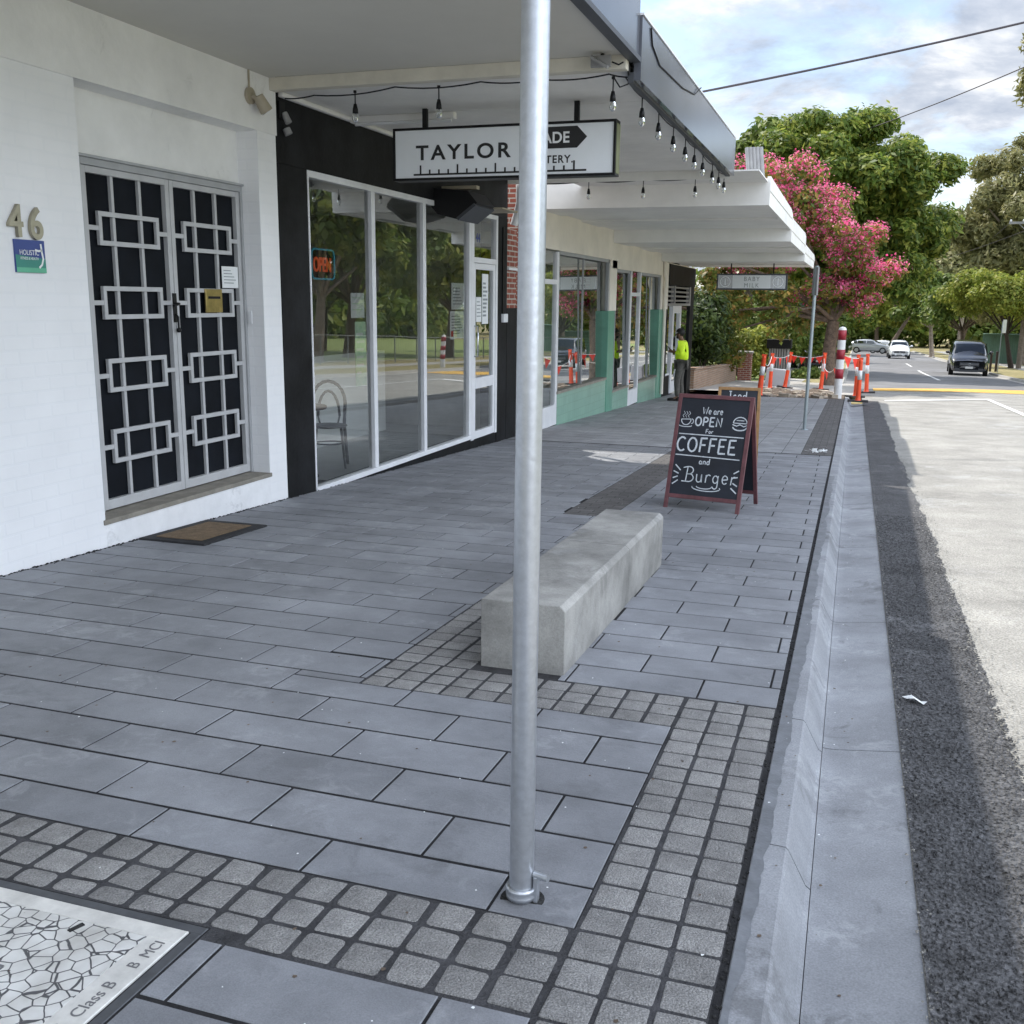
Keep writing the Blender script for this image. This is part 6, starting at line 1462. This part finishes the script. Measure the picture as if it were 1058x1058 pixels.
# green fence, posts, sign and power pole on the right
t = thing('boundary_fence', 'green metal sheet fence behind the right hand verge', 'fence', (11, 88, gz(11, 88)))
m = MB()
for k in range(60):
    x = 9.4 + k * .15; y = 88 - k * .02; z = gz(x, y); m.prism([(x, y, z), (x + .10, y - .03, z), (x + .10, y - .03, z + 2.25), (x, y, z + 2.25)], (0, -.02, 0)); m.prism([(x + .10, y - .03, z), (x + .15, y - .02, z), (x + .15, y - .02, z + 2.25), (x + .10, y - .03, z + 2.25)], (0, -.02, 0))
bpart(m, 'panel', 'fence_green', t); m = MB(); m.box(9.38, 18.4, 86.7, 88.05, gz(10, 88) + 2.25, gz(10, 88) + 2.3); bpart(m, 'top_rail', 'fence_green', t)
for x, y, lab in ((7.62, 66, 'short dark timber post on the right verge, left of the pair'), (7.95, 66.2, 'short dark timber post on the right verge, right of the pair')):
    z = gz(x, y); t = thing('verge_post', lab, 'post', (x, y, z)); m = MB(); m.tube([(x, y, z - .2), (x, y, z + 1.15)], .07, 10); bpart(m, 'shaft', 'bark_dark', t); m = MB(); m.lathe([(.075, 1.15), (.06, 1.2), (0, 1.21)], (x, y, z), 10); bpart(m, 'cap', 'black_plastic', t)
x, y = 7.85, 64.5; z = gz(x, y)
t = thing('road_sign', 'small white street sign on a thin post beside the black van', 'sign', (x, y, z)); m = MB(); m.tube([(x, y, z), (x, y, z + 2.9)], .025, 8); bpart(m, 'post', 'sign_post_grey', t); m = MB(); m.box(x - .02, x + .25, y - .03, y - .02, z + 2.25, z + 3.0, rz=R(40)); bpart(m, 'plate', 'sign_white', t)
def power_pole():
    x, y = 10.3, 74.5; z = gz(x, y); t = thing('power_pole', 'timber power pole with crossarm at the right edge', 'power pole', (x, y, z))
    m = MB(); m.tube([(x, y, z - .3), (x, y, 6.2)], [.17, .12], 12); bpart(m, 'pole', 'pole_timber', t)
    m = MB(); m.box(x - 1.5, x + 1.1, y - .06, y + .06, 5.15, 5.3); arm = bpart(m, 'crossarm', 'slat_grey', t)
    for k in range(4): m = MB(); m.lathe([(.05, 0), (.06, .08), (.03, .14), (.0, .15)], (x - 1.4 + k * .75, y, 5.3), 8); bpart(m, 'insulator', 'frame_white', t)
    m = MB(); m.tube([(x - .9, y, 5.15), (x, y, 4.3)], .03, 6); bpart(m, 'brace', 'slat_grey', t)
power_pole()
def wire(name, label, a, b, sag, r):
    a, b = Vector(a), Vector(b); pts = []
    for k in range(25): u = k / 24; p = a.lerp(b, u); p.z -= sag * 4 * u * (1 - u); pts.append(p)
    m = MB(); m.tube(pts, r, 6); o = m.build(name, 'wire'); set_base(o, pts[0]); tag(o, label, 'wire')
wire('overhead_wire', 'thick twisted service cable crossing the sky above the dark fascia', (-4.4, 17.2, 3.05), (8.2, 24.2, 6.72), .16, .020)
wire('overhead_wire', 'thinner overhead wire descending behind the dark green tree', (-4.0, 60, 8.1), (10.3, 36, 9.85), .5, .022)
wire('overhead_wire', 'thin wire running from the crossarm down the street', (9.0, 74.5, 5.35), (6.8, 150, 2.0), .6, .015)
wire('overhead_wire', 'low thin wire slanting from the pole towards the far trees', (10.2, 74.5, 4.9), (-2.2, 100, 1.8), .5, .014)

# ================================================================ CAMERA, LIGHT, SKY
cam = bpy.data.cameras.new('camera'); co = bpy.data.objects.new('camera', cam); COL.objects.link(co); SC.camera = co
f, pi_, ro, ya = 1043.06145, 0.207222463, 0.0113856421, 0.322549685
fw = Vector((-math.sin(ya) * math.cos(pi_), math.cos(ya) * math.cos(pi_), -math.sin(pi_)))
r0 = Vector((math.cos(ya), math.sin(ya), 0)); u0 = r0.cross(fw)
rv = r0 * math.cos(ro) + u0 * math.sin(ro); uv = -r0 * math.sin(ro) + u0 * math.cos(ro)
co.matrix_world = Matrix((rv, uv, -fw)).transposed().to_4x4()
cam.sensor_width = 36; cam.lens = f / 1058 * 36; cam.clip_end = 5000; cam.clip_start = .05
SUN = Vector((.57, -.56, -1.0)).normalized()
sl = bpy.data.lights.new('sun', 'SUN'); sl.energy = 5.0; sl.angle = R(.53); sl.color = (1.0, .95, .87)
so = bpy.data.objects.new('sun', sl); COL.objects.link(so); so.rotation_euler = SUN.to_track_quat('-Z', 'Y').to_euler()
w = bpy.data.worlds.new('World'); SC.world = w; w.use_nodes = True; nt = w.node_tree; N = nt.nodes; L = nt.links
bg = N['Background']; sky = N.new('ShaderNodeTexSky'); sky.sky_type = 'NISHITA'; sky.sun_disc = False
sky.sun_elevation = math.asin(-SUN.z); sky.sun_rotation = math.atan2(-SUN.x, -SUN.y)
tc = N.new('ShaderNodeTexCoord'); sp = N.new('ShaderNodeSeparateXYZ'); L.new(tc.outputs['Generated'], sp.inputs[0])
def math_(op, a, b=None):
    n = N.new('ShaderNodeMath'); n.operation = op
    for i, v in enumerate((a, b)):
        if v is None: continue
        if isinstance(v, (int, float)): n.inputs[i].default_value = v
        else: L.new(v, n.inputs[i])
    return n.outputs[0]
den = math_('ADD', math_('MAXIMUM', sp.outputs['Z'], 0.0), .22)
cb = N.new('ShaderNodeCombineXYZ'); L.new(math_('DIVIDE', sp.outputs['X'], den), cb.inputs[0]); L.new(math_('DIVIDE', sp.outputs['Y'], den), cb.inputs[1])
def noise_(scale, det, rough, off):
    mp = N.new('ShaderNodeMapping'); mp.inputs['Location'].default_value = off; L.new(cb.outputs[0], mp.inputs['Vector'])
    n = N.new('ShaderNodeTexNoise'); n.inputs['Scale'].default_value = scale; n.inputs['Detail'].default_value = det; n.inputs['Roughness'].default_value = rough; n.inputs['Distortion'].default_value = .25
    L.new(mp.outputs[0], n.inputs['Vector']); return n.outputs['Fac']
def ramp(fac, stops):
    r = N.new('ShaderNodeValToRGB'); L.new(fac, r.inputs['Fac'])
    r.color_ramp.elements[0].position = stops[0][0]; r.color_ramp.elements[0].color = (*stops[0][1], 1)
    r.color_ramp.elements[1].position = stops[-1][0]; r.color_ramp.elements[1].color = (*stops[-1][1], 1)
    for p, c in stops[1:-1]: e = r.color_ramp.elements.new(p); e.color = (*c, 1)
    return r.outputs['Color']
cover = ramp(noise_(1.7, 8, .60, (3.1, 1.7, 0)), [(.42, (0, 0, 0)), (.54, (1, 1, 1))])
shade = ramp(noise_(3.0, 9, .6, (7.3, 2.2, 0)), [(.38, (.44, .50, .61)), (.49, (.60, .65, .74)), (.60, (.92, .94, .97))])
mul = N.new('ShaderNodeMix'); mul.data_type = 'RGBA'; mul.blend_type = 'MULTIPLY'; mul.inputs['Factor'].default_value = 1
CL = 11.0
# added fill light for the shade: clouds brightened overhead, behind camera and park side
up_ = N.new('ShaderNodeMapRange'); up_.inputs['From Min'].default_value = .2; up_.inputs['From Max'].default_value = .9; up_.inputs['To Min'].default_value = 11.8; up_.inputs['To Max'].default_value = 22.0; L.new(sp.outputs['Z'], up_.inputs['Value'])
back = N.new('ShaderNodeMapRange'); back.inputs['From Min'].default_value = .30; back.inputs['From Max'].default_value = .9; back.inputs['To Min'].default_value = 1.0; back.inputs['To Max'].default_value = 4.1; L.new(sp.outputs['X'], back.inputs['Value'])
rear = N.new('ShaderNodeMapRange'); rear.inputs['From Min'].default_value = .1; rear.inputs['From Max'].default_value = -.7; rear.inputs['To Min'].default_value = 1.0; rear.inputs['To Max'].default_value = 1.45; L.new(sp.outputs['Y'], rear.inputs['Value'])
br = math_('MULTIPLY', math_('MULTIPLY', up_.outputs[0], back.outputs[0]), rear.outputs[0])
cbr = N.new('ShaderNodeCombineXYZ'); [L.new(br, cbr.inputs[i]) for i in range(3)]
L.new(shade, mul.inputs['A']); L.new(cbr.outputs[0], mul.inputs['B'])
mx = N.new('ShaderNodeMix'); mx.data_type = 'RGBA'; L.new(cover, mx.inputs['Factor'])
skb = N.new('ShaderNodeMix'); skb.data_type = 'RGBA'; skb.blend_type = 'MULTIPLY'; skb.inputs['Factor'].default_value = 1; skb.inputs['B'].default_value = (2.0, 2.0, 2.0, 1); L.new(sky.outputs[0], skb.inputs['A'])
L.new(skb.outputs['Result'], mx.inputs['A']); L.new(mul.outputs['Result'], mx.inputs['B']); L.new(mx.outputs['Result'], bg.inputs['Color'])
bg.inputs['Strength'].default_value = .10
SC.view_settings.view_transform = 'Standard'; SC.view_settings.look = 'None'; SC.view_settings.exposure = 0; SC.view_settings.gamma = 1
SC.render.engine = 'CYCLES'; SC.cycles.max_bounces = 8; SC.cycles.transparent_max_bounces = 12; SC.cycles.caustics_reflective = False; SC.cycles.caustics_refractive = False
for o in list(SC.objects):
    if '_o' in o: del o['_o']
